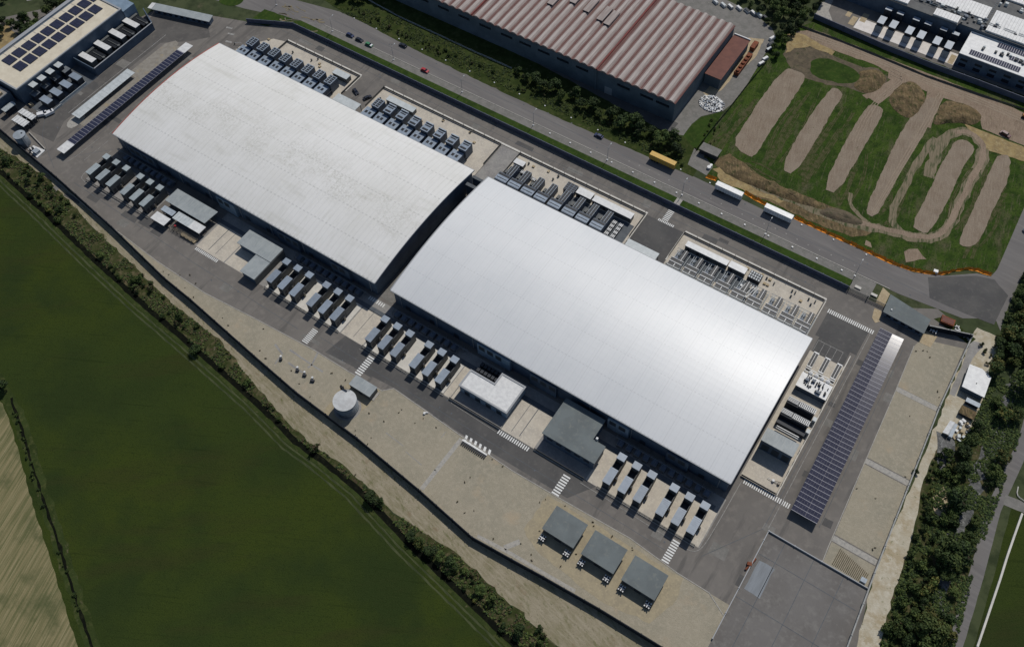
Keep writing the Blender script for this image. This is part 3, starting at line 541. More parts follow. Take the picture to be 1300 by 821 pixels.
# ================================================================= BUILDINGS
def hall(label, u0, u1, v0, v1, rmat, west_trim, bays):
    t = thing('data_hall', label, 'data hall', ((u0 + u1) / 2, (v0 + v1) / 2, 0))
    ze, rise, n = 10.6, 3.7, 28; vc = (v0 + v1) / 2; hw = (v1 - v0) / 2
    arc = lambda v: ze + rise * (1 - ((v - vc) / hw) ** 2)
    a, b, c, d = u0 + .7, u1 - .7, v0 + .8, v1 - .8
    mb = MB(); vs = [c + (d - c) * i / n for i in range(n + 1)]
    for u, flip in ((a, 1), (b, 0)):
        k = len(mb.v); mb.v += [(u, v, .03) for v in vs] + [(u, v, arc(v) - .45) for v in vs]
        for i in range(n):
            f = [k + i, k + i + 1, k + n + 2 + i, k + n + 1 + i]; mb.f.append(f[::-1] if flip else f); mb.m.append(0)
    mb.add([(a, c, .03), (b, c, .03), (b, c, arc(c) - .45), (a, c, arc(c) - .45)], [(0, 1, 2, 3)])
    mb.add([(a, d, .03), (b, d, .03), (b, d, arc(d) - .45), (a, d, arc(d) - .45)], [(3, 2, 1, 0)])
    wl = part('wall', mb, 'wall_steel', t)
    mb = MB(); vs = [v0 + (v1 - v0) * i / n for i in range(n + 1)]
    for i in range(n):
        y0, y1 = vs[i], vs[i + 1]; z0, z1 = arc(y0), arc(y1)
        mb.add([(u0, y0, z0), (u1, y0, z0), (u1, y1, z1), (u0, y1, z1)], [(0, 1, 2, 3)])
        mb.add([(u0, y0, z0 - .4), (u1, y0, z0 - .4), (u1, y1, z1 - .4), (u0, y1, z1 - .4)], [(3, 2, 1, 0)])
    rf = part('roof', mb, rmat, t, True)
    for u, s, m in ((u0, -1, west_trim), (u1, 1, 'trim_grey')):
        mb = MB()
        for i in range(n):
            y0, y1 = vs[i], vs[i + 1]; z0, z1 = arc(y0), arc(y1); x0, x1 = (u - .4, u - .005) if s < 0 else (u + .005, u + .2)
            mb.add([(x0, y0, z0 - .55), (x1, y0, z0 - .55), (x1, y0, z0 + .08), (x0, y0, z0 + .08), (x0, y1, z1 - .55), (x1, y1, z1 - .55), (x1, y1, z1 + .08), (x0, y1, z1 + .08)],
                   [(0, 1, 2, 3), (4, 7, 6, 5), (3, 2, 6, 7), (0, 4, 5, 1), (0, 3, 7, 4), (1, 5, 6, 2)])
        g = part('verge_trim', mb, m, t)
        if m == 'trim_red': g['label'] = 'red trim along the left gable'
    for y in (v0 - .3, v1 + .02): part('gutter', MB().box(u0, u1, y, y + .28, ze - .5, ze - .05), 'trim_grey', t)
    for x0, x1, m in bays:
        p_ = part('wall_bay', MB().box(x0, x1, c - 1.3, c - .02, .35, 8.2), m, t)
        for k in range(int((x1 - x0) / 4)): part('louvre', MB().box(x0 + .8 + k * 4, x0 + 3.6 + k * 4, c - 1.36, c - 1.305, 4.6, 7.4), 'louvre', p_)
    x = u0 + 6
    while x < u1 - 5:
        if not any(q0 - 3 < x < q1 + 1 for q0, q1, _ in bays): part('door', MB().box(x, x + 2.4, c - .09, c - .012, .3, 3.1), 'louvre', t)
        x += 12.3
    for k in range(9):
        x = u0 + 4 + k * (u1 - u0 - 8) / 8
        part('downpipe', MB().box(x - .1, x + .1, c - .28, c - .05, .3, ze - .5), 'trim_grey', t)
    return t
hall('left data hall with stained dull grey arched roof and red left gable trim', -326.9, -171.8, 142.4, 214.1, 'roof_old', 'trim_red', ((-318, -301, 'wall_steel'), (-262, -251, 'wall_steel_light'), (-226, -214, 'wall_steel'), (-196, -186, 'wall_steel')))
hall('right data hall with bright clean white arched roof catching the sun', -164.2, -10.9, 143.2, 214.3, 'roof_new', 'trim_grey', ((-121, -105.5, 'wall_steel_light'), (-96, -84, 'wall_steel'), (-61, -52, 'wall_steel_light'), (-36, -27, 'wall_steel')))
t = thing('link_passage', 'narrow low passage joining the two big arched halls at their far corners', 'passage', (-168, 211, 0))
part('wall', MB().box(-171, -165, 206.5, 207.5, 0.03, 9), 'wall_steel', t); part('wall', MB().box(-171, -165, 211.5, 212.2, 0.03, 9), 'wall_steel', t); part('roof', MB().box(-171.2, -164.8, 206.2, 207.9, 9.01, 9.2), 'concrete_dark', t); part('roof', MB().box(-171.2, -164.8, 211.2, 212.6, 9.01, 9.2), 'concrete_dark', t)
sheet('gap_paving', rc(-171.4, -165, 143, 214), .09, 'path_grey')
def parapet_roof(t, x0, x1, y0, y1, h, rmat, wmat, pm='trim_grey', ph=.35):
    part('wall', MB().box(x0, x1, y0, y1, .04, h), wmat, t)
    part('roof', MB().box(x0 + .25, x1 - .25, y0 + .25, y1 - .25, h + .003, h + .06), rmat, t)
    mb = MB()
    for q in ((x0, x1, y0, y0 + .25), (x0, x1, y1 - .25, y1), (x0, x0 + .25, y0 + .25, y1 - .25), (x1 - .25, x1, y0 + .25, y1 - .25)): mb.box(*q, h + .004, h + ph)
    part('parapet', mb, pm, t)
# grey flat building in front of right hall
t = thing('plant_building', 'dark flat grey roofed building touching the white hall near the sheds', 'building', (-67, 133, 0))
poly = P(ZC(2, 2, (265, 575), (470, 690)), 6.5); 
part('wall', MB().prism([(-78.6, 125.2), (-56.6, 125.2), (-56.6, 132.6), (-62, 132.6), (-62, 141.8), (-78.6, 141.8)], .04, 6.3), 'wall_steel', t)
part('roof', MB().prism([(-79, 124.8), (-56.2, 124.8), (-56.2, 133), (-61.6, 133), (-61.6, 142.2), (-79, 142.2)], 6.305, 6.7), 'grey_roof', t)
for k in range(5): part('window', MB().box(-77 + k * 4, -74.6 + k * 4, 125.12, 125.19, 3.2, 4.6), 'glass_dark', t)
part('roof_unit', MB().box(-60.8, -60, 133.4, 134.2, .1, 7.6), 'white_metal', t)
# white L-shaped building
t = thing('switch_building', 'white flat L-shaped building with grey parapet beside the dark shaded yard', 'building', (-106, 130, 0))
Lp = [(-117.2, 125), (-95.2, 125), (-95.2, 138.2), (-105.9, 138.2), (-105.9, 132.9), (-117.2, 132.9)]
part('wall', MB().prism(Lp, .04, 4.9), 'wall_steel_light', t); part('roof', MB().prism([(-116.8, 125.4), (-95.6, 125.4), (-95.6, 137.8), (-105.5, 137.8), (-105.5, 132.5), (-116.8, 132.5)], 4.903, 5.0), 'white_metal', t)
mb = MB()
for q in ((-117.5, -94.9, 124.7, 125.4), (-95.6, -94.9, 125.4, 138.5), (-106.2, -95.6, 137.8, 138.5), (-106.2, -105.5, 132.5, 137.8), (-117.5, -106.2, 132.5, 133.2), (-117.5, -116.8, 125.4, 132.5)): mb.box(*q, 4.6, 5.25)
part('parapet', mb, 'trim_grey', t)
for k in range(4): part('door', MB().box(-115 + k * 5, -112.6 + k * 5, 124.9, 124.97, .1, 2.9), 'louvre', t)
t = thing('pit_yard', 'low walled yard of dark louvred units behind the white L-shaped building', 'equipment yard', (-111, 137, 0))
part('screen_wall', MB().box(-117.3, -106.6, 133.6, 133.9, .1, 3.2), 'wall_steel', t)
for k in range(6): 
    for j in range(2): part('louvred_unit', MB().box(-116.6 + k * 1.7, -115.3 + k * 1.7, 135.2 + j * 2.6, 137 + j * 2.6, .1, 2.2, 0), 'gen_dark', t)
# grey stepped building
t = thing('workshop_building', 'stepped grey sheet metal roofed building beside the cream double ramp', 'building', (-230, 129, 0))
part('wall', MB().prism([(-238.2, 130), (-227.2, 130), (-227.2, 119.5), (-219.8, 119.5), (-219.8, 137.3), (-238.2, 137.3)], .04, 4.3), 'wall_steel', t)
part('roof', MB().box(-238.8, -219.4, 129.4, 137.7, 4.35, 4.65), 'grey_metal_roof', t); part('roof', MB().box(-227.6, -219.4, 119, 129.2, 4.2, 4.45), 'grey_metal_roof', t)
part('side_panel', MB().box(-219.6, -219.2, 119.2, 137.5, .1, 4.1), 'gen_side', t)
# canopies beside it
t = thing('canopy', 'large ribbed grey canopy roof close below the left hall', 'canopy', (-270, 133, 0))
part('roof', MB().prism([(-282.3, 129.4), (-258, 129.4), (-257.4, 137.3), (-282.3, 137.3)], 4.6, 4.9), 'grey_metal_roof', t)
for x in (-281, -270, -259.5):
    for y in (130.2, 136.5): part('post', MB().box(x - .15, x + .15, y - .15, y + .15, .04, 4.6), 'fence_metal', t)
part('storage_unit', MB().box(-279, -262, 131.5, 135.5, .08, 2.8), 'gen_dark', t)
for nm, lab, q, m, z in (('canopy', 'small square white canopy roof beside the red valve rack', (-282, -273.6, 119.2, 123.6), 'white_metal', 3.4), ('canopy', 'narrow pale blue grey canopy above the square white one', (-281.4, -274.2, 125, 127.8), 'chill_pale', 3.6),
                  ('canopy', 'long ribbed canopy with whiter right end left of the cream ramp', (-273.3, -263.6, 124.3, 128.6), 'pale_metal', 3.8)):
    t = thing(nm, lab, 'canopy', (q[0], q[2], 0)); mb = MB().box(*q, z - .25, z); 
    if 'ribbed' in lab:
        for k in range(6): mb.box(q[0] + .6 + k * 1.6, q[0] + .9 + k * 1.6, q[2], q[3], z, z + .12)
        part('roof', MB().box(-263.55, -256.8, 124.3, 128.6, z - .2, z + .12), 'white_metal', t)['label'] = 'whiter roof panel at the right end'
    part('roof', mb, m, t)
    x1 = q[1] if 'ribbed' not in lab else -257.2
    for x in (q[0] + .3, x1 - .3):
        for y in (q[2] + .3, q[3] - .3): part('post', MB().box(x - .1, x + .1, y - .1, y + .1, .04, z - .26), 'fence_metal', t)
    part('pump_skid', MB().box(q[0] + 1, x1 - 1, q[2] + .8, q[3] - .8, .08, 1.8), 'gen_dark', t)
t = thing('valve_rack', 'yellowish pipe rack with a red valve beside the ribbed canopy', 'pipe rack', (-268, 121.5, 0))
mb = MB(); 
for k in range(5): mb.beam((-272, 120.6 + k * .55, 1.3), (-258, 120.6 + k * .55, 1.3), .13)
part('pipe_run', mb, 'pipe', t); part('valve', MB().cyl(-270.6, 122.6, .1, 2, .5, 10), 'car_red', t); part('plinth', MB().box(-266, -257.5, 120.5, 123, .08, .9), 'sand', t)
mb = MB()
for k in range(7): mb.box(-272.5 + k * 2.3, -272.3 + k * 2.3, 120.3, 120.5, .08, 1.9)
part('frame', mb, 'fence_metal', t)
# central tank + pump house
t = thing('water_tank', 'big round grey water tank with pale lid on the gravel beside the near wall', 'water tank', (-150.2, 95.3, 0))
part('shell', MB().cyl(-150.1, 95.1, .06, 6.6, 4.5, 40), 'tank_side', t, True); part('lid', MB().cyl(-150.1, 95.1, 6.605, 6.8, 4.65, 40, dome=.25), 'tank_top', t)
mb = MB(); 
for k in range(6): mb.beam((-153.6 + k * .5, 99.2 + k * .1, 7.1), (-153.6 + k * .5, 98.4 + k * .1, 7.1), .06)
mb.box(-155.2, -151.6, 98.4, 98.6, 6.9, 7.5); mb.box(-155.2, -155, 98.4, 99.4, .1, 7.5); mb.box(-154.3, -154.1, 98.4, 99.4, .1, 7.5)
part('ladder', mb, 'gen_dark', t)
mb = MB()
for z in (1.6, 3.2, 4.8): mb.cyl(-150.1, 95.1, z, z + .12, 4.56, 40)
part('hoop', mb, 'tank_grey', t); part('base_slab', MB().cyl(-150.1, 95.1, .05, .12, 5.4, 32), 'concrete_grey', t)
t = thing('pump_house', 'grey box-shaped pump house between round tank and asphalt road', 'pump house', (-149.5, 105, 0))
part('wall', MB().box(-154.6, -144.5, 102.6, 107.2, .06, 3.3), 'gen_side', t); part('roof', MB().box(-154.8, -144.3, 102.4, 107.4, 3.305, 3.5), 'grey_metal_roof', t); part('door', MB().box(-150, -148.6, 102.52, 102.59, .06, 2.3), 'gen_dark', t)
part('door_step', MB().box(-144.3, -143.4, 103, 107, .06, .3), 'kerb', t)
# left tank
t = thing('water_tank', 'tall round blue grey tank in the walled corner near the white fan canopies', 'water tank', (-368.5, 120, 0))
cx, cy = -368.6, 119.9
part('shell', MB().cyl(cx, cy, .06, 6.4, 2.8, 32), 'tank_side', t, True); part('lid', MB().cyl(cx, cy, 6.405, 6.6, 2.9, 32, dome=.3), 'tank_grey', t); part('hatch', MB().box(cx + .2, cx + .9, cy + .9, cy + 1.5, 6.65, 7), 'gen_dark', t)
part('ladder', MB().box(cx + 2.9, cx + 3.3, cy - 1, cy - .2, .1, 7), 'trim_grey', t)
t = thing('pump_skid', 'white pump skid plinth with dark boxes beside the tall left tank', 'pump skid', (-360, 119, 0))
part('plinth', MB().prism([(-364.6, 118.2), (-356.4, 116.8), (-356.8, 122.2), (-364, 121.2)], .05, .5), 'white_metal', t); part('kerb_wall', MB().prism([(-372.4, 125.6), (-357, 122.4), (-357, 122.8), (-372.4, 126)], .05, .9), 'kerb', t)
for q in ((-362.6, -361.6, 119.2, 119.9), (-362.8, -361.8, 117.9, 118.4), (-360.4, -357.6, 117.9, 120.4)): part('control_box', MB().box(*q, .505, 1.9), 'gen_dark' if q[1] - q[0] < 2 else 'tank_grey', t)
# three sheds + fan stands
SHL = ['leftmost of the three square flat grey sheds on the gravel', 'middle one of the three square flat grey sheds on the gravel', 'rightmost of the three square flat grey sheds on the gravel']
t = thing('shed', SHL[0], 'shed', (-53.2, 99.6, 0), 'square grey sheds on the gravel')
part('wall', MB().box(-59.4, -47.2, 95, 104.3, .06, 4), 'gen_side', t); part('roof', MB().box(-59.8, -46.7, 94.6, 104.7, 4.005, 4.25), 'grey_roof', t)
part('door', MB().box(-54.6, -52, 94.9, 94.97, .06, 3), 'gen_dark', t)
for k in (1, 2): dup(t, (-53.2 + k * 16.25, 99.6 - k * .15, 0), SHL[k])
FL = ['white cross-framed fan unit at the left corner of the %s square shed', 'white cross-framed fan unit at the right corner of the %s square shed']
t0 = None
for k, nm in enumerate(('leftmost', 'middle', 'rightmost')):
    for j in (0, 1):
        loc = (-58.3 + k * 16.25 + j * 10.2, 92.6, 0)
        if t0 is None:
            t0 = thing('fan_unit', FL[0] % nm, 'fan unit', loc, 'fan units in front of the square sheds')
            part('casing', MB().box(loc[0] - .95, loc[0] + .95, loc[1] - .95, loc[1] + .95, .06, 1.6), 'gen_dark', t0)
            mb = MB(); 
            for q in ((-1.05, 1.05, -.16, .16), (-.16, .16, -1.05, -.16), (-.16, .16, .16, 1.05)): mb.box(loc[0] + q[0], loc[0] + q[1], loc[1] + q[2], loc[1] + q[3], 1.605, 1.8)
            for a_, b_ in ((-1, -1), (-1, 1), (1, -1), (1, 1)): mb.box(loc[0] + a_ * .85 - .22, loc[0] + a_ * .85 + .22, loc[1] + b_ * .85 - .22, loc[1] + b_ * .85 + .22, 1.61, 1.82)
            part('frame', mb, 'white_metal', t0)
        else: dup(t0, loc, FL[j] % nm)
# gate building east + hut
gx = [(7.7, 246.3), (25.2, 245.1), (25.2, 252.9), (7.2, 256)]
t = thing('gatehouse', 'flat grey roofed gatehouse at the far end of the long solar canopy', 'gatehouse', (16, 250, 0))
part('wall', MB().prism([(8.2, 246.8), (24.8, 245.6), (24.8, 252.5), (7.8, 255.4)], .06, 3), 'wall_steel', t); part('roof', MB().prism(gx, 3.005, 3.3), 'grey_roof', t); part('vent', MB().box(10, 10.5, 248.6, 249.1, 3.31, 3.8), 'white_metal', t)
for k in range(5): part('window', MB().prism([(9.5 + k * 3.1, 246.6 - k * .22), (11.3 + k * 3.1, 246.5 - k * .22), (11.3 + k * 3.1, 246.58 - k * .22), (9.5 + k * 3.1, 246.68 - k * .22)], 1, 2.2), 'glass_dark', t)
t = thing('gatehouse', 'long grey roofed entrance building with a white left end near the hall corner', 'gatehouse', (-367, 226, 0))
part('wall', MB().prism([(-383, 219.8), (-351, 228.6), (-352.4, 232.4), (-384, 223.6)], .06, 2.8), 'wall_steel', t); part('roof', MB().prism([(-383.6, 219.3), (-350.5, 228.2), (-352.4, 233), (-385, 224.1)], 2.805, 3.05), 'grey_metal_roof', t)
part('end_panel', MB().prism([(-386.2, 218.9), (-383.8, 219.4), (-385.1, 224), (-387.2, 223.2)], 2.7, 3.1), 'white_metal', t)
for k in range(9): part('window', MB().hbeam(-380 + k * 3.3, 219.98 + .63 + k * .907 - .1, .9, 1.6, .08, 1.2, math.atan2(8.8, 32)), 'glass_dark', t)
t = thing('transformer_hut', 'small brown grey hut beside the yellow trailer at the plot entrance', 'hut', (-91, 287, 0))
part('wall', MB().box(-95.2, -86.6, 285.6, 289.6, .06, 2.9), 'gen_dark', t); part('roof', MB().box(-95.6, -86.2, 285.2, 290, 2.905, 3.15), 'path_grey', t)
solo('concrete_ring', MB().cyl(-87.2, 279.6, .06, 1.2, .9, 14).cyl(-87.0, 281.4, .06, .9, .7, 12), 'white_metal', 'white round drum standing below the small brown hut', 'drum')
# ================================================================= GENERATORS
def generator(loc, label, group, roofm):
    x, y = loc; t = thing('generator', label, 'generator', (x + 1.55, y, 0), group)
    part('base_frame', MB().box(x, x + 3.1, y + .2, y + 13.3, .1, .5), 'gen_dark', t)
    b = part('body', MB().box(x + .12, x + 2.98, y + .4, y + 6.6, .505, 5.55), 'gen_side', t)
    for k in range(3): part('door', MB().box(x + 3.0, x + 3.05, y + .9 + k * 1.9, y + 2.2 + k * 1.9, .7, 2.9), 'gen_dark', b)
    part('louvre', MB().box(x + .5, x + 2.6, y + .3, y + .38, .8, 4.6), 'louvre', b)
    mb = MB().box(x, x + 3.1, y + .2, y + 6.8, 5.555, 5.75)
    for k in range(9): mb.box(x + .2, x + 2.9, y + .6 + k * .7, y + .72 + k * .7, 5.755, 5.82)
    part('roof', mb, roofm, t)
    part('middle_bay', MB().box(x + .2, x + 2.9, y + 6.85, y + 10.6, .505, 2.6), 'gen_dark', t)
    for xx in (x + .02, x + 2.92): part('side_screen', MB().add([(xx, y + 6.8, .5), (xx + .16, y + 6.8, .5), (xx + .16, y + 10.6, .5), (xx, y + 10.6, .5), (xx, y + 6.8, 4.6), (xx + .16, y + 6.8, 4.6), (xx + .16, y + 10.6, 4.6), (xx, y + 10.6, 4.6)], [(0, 3, 2, 1), (4, 5, 6, 7), (0, 1, 5, 4), (1, 2, 6, 5), (2, 3, 7, 6), (3, 0, 4, 7)]), 'gen_side', t)
    part('intake_tower', MB().box(x, x + 3.1, y + 10.65, y + 13.3, .505, 6), 'gen_side', t)
    part('tower_roof', MB().box(x - .05, x + 3.15, y + 10.6, y + 13.4, 6.005, 6.15), roofm, t)
    e = part('exhaust', MB().cyl(x + 3.5, y + 5.1, .1, 2.6, .42, 12, top=1).box(x + 3.08, x + 3.4, y + 4.9, y + 5.3, 2, 2.4), ['pipe', 'gen_dark'], t)
    part('handrail', MB().beam((x + .3, y - .3, 1), (x + 2.8, y - .3, 1), .05).box(x + .3, x + .36, y - .33, y - .27, .1, 1).box(x + 2.74, x + 2.8, y - .33, y - .27, .1, 1), 'fence_metal', t)
    return t
ROWS = [([-324.8, -318.4, -311.7, -302.6, -296.4, -290.2], 'gen_roof_green', 'pale roofed generator from the left in the row below the left hall', 'generators in the leftmost row of six'),
        ([-214.4, -208.1, -201.7, -192.3, -186.1, -179.9], 'gen_roof', 'grey generator from the left between the stepped grey building and cream ramp', 'generators in the row right of the stepped building'),
        ([-161.3, -155.0, -148.7, -139.1, -132.8, -126.6], 'gen_roof', 'grey generator from the left in the row facing the round tank', 'generators in the row facing the round tank'),
        ([-50.7, -44.4, -38.1, -28.9, -22.7, -16.6], 'gen_roof', 'grey generator from the left in the row facing the three square sheds', 'generators in the row facing the square sheds')]
for us, rm, lab, grp in ROWS:
    g0 = generator((us[0], 120.9), ORD[0] + ' ' + lab, grp, rm)
    for k, u in enumerate(us[1:], 1): dup(g0, (u + 1.55, 120.9, 0), ORD[k] + ' ' + lab)
    fx0, fx1 = us[0] - 1.2, us[-1] + 5
    f = thing('fence', 'low dark rail fence in front of the ' + {0: 'leftmost row of pale generators', 1: 'generators right of the stepped building', 2: 'generators facing the round tank', 3: 'generators facing the square sheds'}[ROWS.index((us, rm, lab, grp))], 'fence', (fx0, 120, 0))
    mb = MB()
    for z in (.5, .9, 1.3): mb.box(fx0, fx1, 119.95, 120.03, z, z + .1)
    part('rail', mb, 'fence_metal', f); mb = MB(); k = fx0
    while k < fx1: mb.box(k, k + .1, 119.9, 120, .1, 1.5); k += 2
    part('post', mb, 'fence_metal', f); part('kerb', MB().box(fx0, fx1, 119.5, 119.8, .05, .3), 'kerb', f)
f = thing('fence', 'dark rail fence in front of the white L-shaped building', 'fence', (-107, 120, 0))
part('rail', MB().box(-119, -95, 120, 120.08, .4, 1.4), 'fence_metal', f); part('kerb', MB().box(-119, -95, 119.5, 119.8, .05, .3), 'kerb', f)
for q in ((-119, -118.7, 120.2, 133), (-95.1, -94.8, 120.2, 135)): part('side_kerb', MB().box(*q, .08, .5), 'kerb', f)
f = thing('fence', 'dark rail fence in front of the dark flat grey building', 'fence', (-68, 120, 0))
part('rail', MB().box(-79.5, -57.5, 120, 120.08, .4, 1.4), 'fence_metal', f); part('kerb', MB().box(-79.5, -57.5, 119.5, 119.8, .05, .3), 'kerb', f)
# shaded plant between generators and halls
k = 0
for x0, x1, lab in ((-320, -290, 'dark cooling skid in the shade under the left hall, behind the leftmost generators'), (-213, -180, 'dark cooling skid in the shade of the left hall near its right end'), (-160, -128, 'dark cooling skid in the shade of the white hall behind its left generators'), (-54, -16, 'dark cooling skid in the shade of the white hall at its right end')):
    t = thing('cooling_skid', lab, 'cooling skid', ((x0 + x1) / 2, 139, 0)); x = x0
    while x < x1: part('louvred_unit', MB().box(x, x + 2.2, 137.8, 140.6, .1, 2.3).box(x + .4, x + 1.8, 138.2, 140.2, 2.305, 2.5), 'chill_side', t); x += 3.6
# ================================================================= CHILLERS
def fans(x0, x1, y0, y1, z, nx, ny, g=.28):
    mb = MB(); wx = (x1 - x0) / nx; wy = (y1 - y0) / ny
    for i in range(nx):
        for j in range(ny): mb.box(x0 + i * wx + g / 2, x0 + (i + 1) * wx - g / 2, y0 + j * wy + g / 2, y0 + (j + 1) * wy - g / 2, z, z + .06)
    return mb
def chillerA(x, label, group, bars):
    t = thing('chiller', label, 'chiller', (x + 2.4, 225, 0), group)
    b = part('upper_casing', MB().box(x, x + 4.2, 224.5, 229.9, .1, 5.9), 'chill_side', t)
    part('deck', MB().box(x - .05, x + 4.25, 224.4, 230, 5.905, 6.0), 'chill_top', b)
    if bars:
        mb = fans(x + .3, x + 3.9, 227.4, 229.6, 6.005, 1, 2, .5); part('louvre', mb, 'fan_dark', b); part('louvre', fans(x + .2, x + 4, 224.7, 226.4, 6.005, 1, 1, .6), 'fan_dark', b)
        part('top_screen', MB().box(x, x + 4.2, 229.3, 229.9, 6.01, 6.5), 'chill_pale', b)
    else: part('fan_bank', fans(x + .2, x + 4, 224.7, 229.7, 6.005, 2, 4, .36), 'fan_dark', b); part('top_rib', MB().box(x + 1.95, x + 2.25, 224.5, 229.9, 6.006, 6.3), 'chill_pale', b)
    l = part('lower_casing', MB().box(x - 2.4, x + 3.4, 216.4, 224.1, .1, 3.9), 'chill_side', t)
    part('deck', MB().box(x - 2.4, x + 3.4, 216.3, 224.2, 3.905, 4.0), 'chill_top', l)
    part('fan_bank', fans(x - 1.8, x + 2.4, 220, 222.4, 4.005, 2, 1, .8), 'fan_dark', l)
    part('pipe', MB().beam((x + 4.6, 224, 2.5), (x + 4.6, 219, 2.5), .22, n=6).beam((x + 4.6, 224, .1), (x + 4.6, 224, 2.5), .22, n=6), 'gen_dark', t)
    return t
us = [-320.3, -313.1, -305.7, -298.3, -290.9, -283.6, -276.3, -269.0]; lab = ' chiller with eight dark fan squares, counting from the left behind the left hall'
c0 = chillerA(us[0], ORD[0] + lab, 'chillers with fan squares behind the left hall', False)
for k, u in enumerate(us[1:], 1): dup(c0, (u + 2.4, 225, 0), ORD[k] + lab)
dup(c0, (-239.4 + 2.4, 225, 0), 'lone chiller with eight fan squares right of the small car bay', 'chillers with fan squares behind the left hall')
us = [-232.2, -224.9, -217.5, -210.2, -202.9, -195.6, -188.4]; lab = ' bar-louvred chiller right of the car bay, counting from the left'
c0 = chillerA(us[0], ORD[0] + lab, 'bar-louvred chillers behind the left hall', True)
for k, u in enumerate(us[1:], 1): dup(c0, (u + 2.4, 225, 0), ORD[k] + lab)
def chillerC(x, label, group):
    t = thing('chiller', label, 'chiller', (x + 3, 224, 0), group)
    b = part('cross_casing', MB().box(x, x + 6, 219.2, 223.9, .1, 4.6), 'chill_side', t)
    part('louvre', MB().box(x + .2, x + 5.8, 222.6, 223.5, 4.61, 4.7), 'fan_dark', b); part('deck', MB().box(x, x + 6, 219.6, 222.2, 4.605, 4.72), 'chill_top', b); part('louvre', MB().box(x + .4, x + 5.6, 220.7, 221, 4.73, 4.8), 'gen_dark', b)
    l = part('low_deck', MB().box(x - .4, x + 5.4, 216, 219, .1, 3), 'chill_pale', t)
    c = part('long_casing', MB().box(x + 3.2, x + 5.9, 224.2, 231, .1, 4.4), 'chill_side', t)
    part('fan_bank', fans(x + 3.2, x + 5.9, 224.3, 230.8, 4.41, 2, 4, .24), 'fan_dark', c); part('frame', MB().box(x + 4.45, x + 4.65, 224.2, 231, 4.41, 4.6).box(x + 3.15, x + 3.3, 224.2, 231, 4.41, 4.6).box(x + 5.8, x + 5.95, 224.2, 231, 4.41, 4.6), 'chill_pale', c)
    part('pump', MB().box(x + .6, x + 2.4, 225.2, 228.4, .1, 2.2).box(x + .9, x + 2, 226, 227.4, 2.205, 2.8), 'gen_side', t)
    return t
us = [-164.7, -158, -150.9, -144, -136.8, -129.4, -122.4, -115.2]; lab = ' blue grey chiller from the left behind the left half of the white hall'
c0 = chillerC(us[0], ORD[0] + lab, 'blue grey chillers behind the white hall')
for k, u in enumerate(us[1:], 1): dup(c0, (u + 3, 224, 0), ORD[k] + lab)
def chillerD(x, label, group):
    t = thing('chiller', label, 'chiller', (x + 3, 224, 0), group)
    b = part('frame', MB().box(x, x + 5.6, 221, 225, .1, 2.6), 'chill_top', t)
    part('louvre', MB().box(x + .1, x + 5.5, 223.4, 224.8, 2.605, 2.7), 'fan_dark', b); part('louvre', MB().box(x + .1, x + 5.5, 221.1, 222.7, 2.605, 2.7), 'fan_dark', b)
    part('white_rail', MB().box(x - .1, x + 5.7, 222.9, 223.2, 2.61, 2.95).box(x - .1, x + 5.7, 224.9, 225.1, 2.61, 2.95).box(x + 2.7, x + 2.95, 219, 223.1, 2.4, 2.75).box(x, x + 5.6, 220.6, 220.85, 2.4, 2.7), 'white_metal', t)
    c = part('long_casing', MB().box(x + 3.1, x + 5.1, 225.4, 231.2, .1, 2.3), 'chill_side', t)
    part('fan_bank', fans(x + 3.0, x + 5.2, 225.4, 231.2, 2.305, 2, 5, .14), 'fan_dark', c); part('frame', MB().box(x + 4.0, x + 4.2, 225.3, 231.3, 2.31, 2.5), 'white_metal', c)
    mb = MB()
    for k in range(5): mb.beam((x + 1, 226 + k, 1.1), (x + 3, 226 + k, 1.1), .09); mb.beam((x + 5.2, 226.4 + k, .9), (x + 6.2, 226.4 + k, .9), .08)
    mb.beam((x + .7, 219, 1.4), (x + .7, 231, 1.4), .14); mb.beam((x + 1.5, 225.2, 1.3), (x + 1.5, 231.5, 1.3), .13); mb.beam((x + 6.1, 220, 1.2), (x + 6.1, 231, 1.2), .13); mb.beam((x - .3, 231.7, 1.2), (x + 6.4, 231.7, 1.2), .12)
    part('pump', MB().box(x + .9, x + 2.3, 225.6, 227.2, .1, 1.6).box(x + .9, x + 2.2, 228.4, 229.6, .1, 1.3), 'chill_side', t)
    part('pipework', mb, 'pale_metal', t)
    part('low_deck', MB().box(x - .3, x + 5.3, 216, 218.8, .1, 1.8), 'pale_metal', t)
    return t
us = [-77.4, -70.2, -63, -55.5, -48.2, -41.1, -33.8, -26.7, -19.6 - .4]; lab = ' white framed chiller from the left behind the right half of the white hall'
c0 = chillerD(us[0], ORD[0] + lab, 'white framed chillers behind the white hall')
for k, u in enumerate(us[1:], 1): dup(c0, (u + 3, 224, 0), ORD[k] + lab)
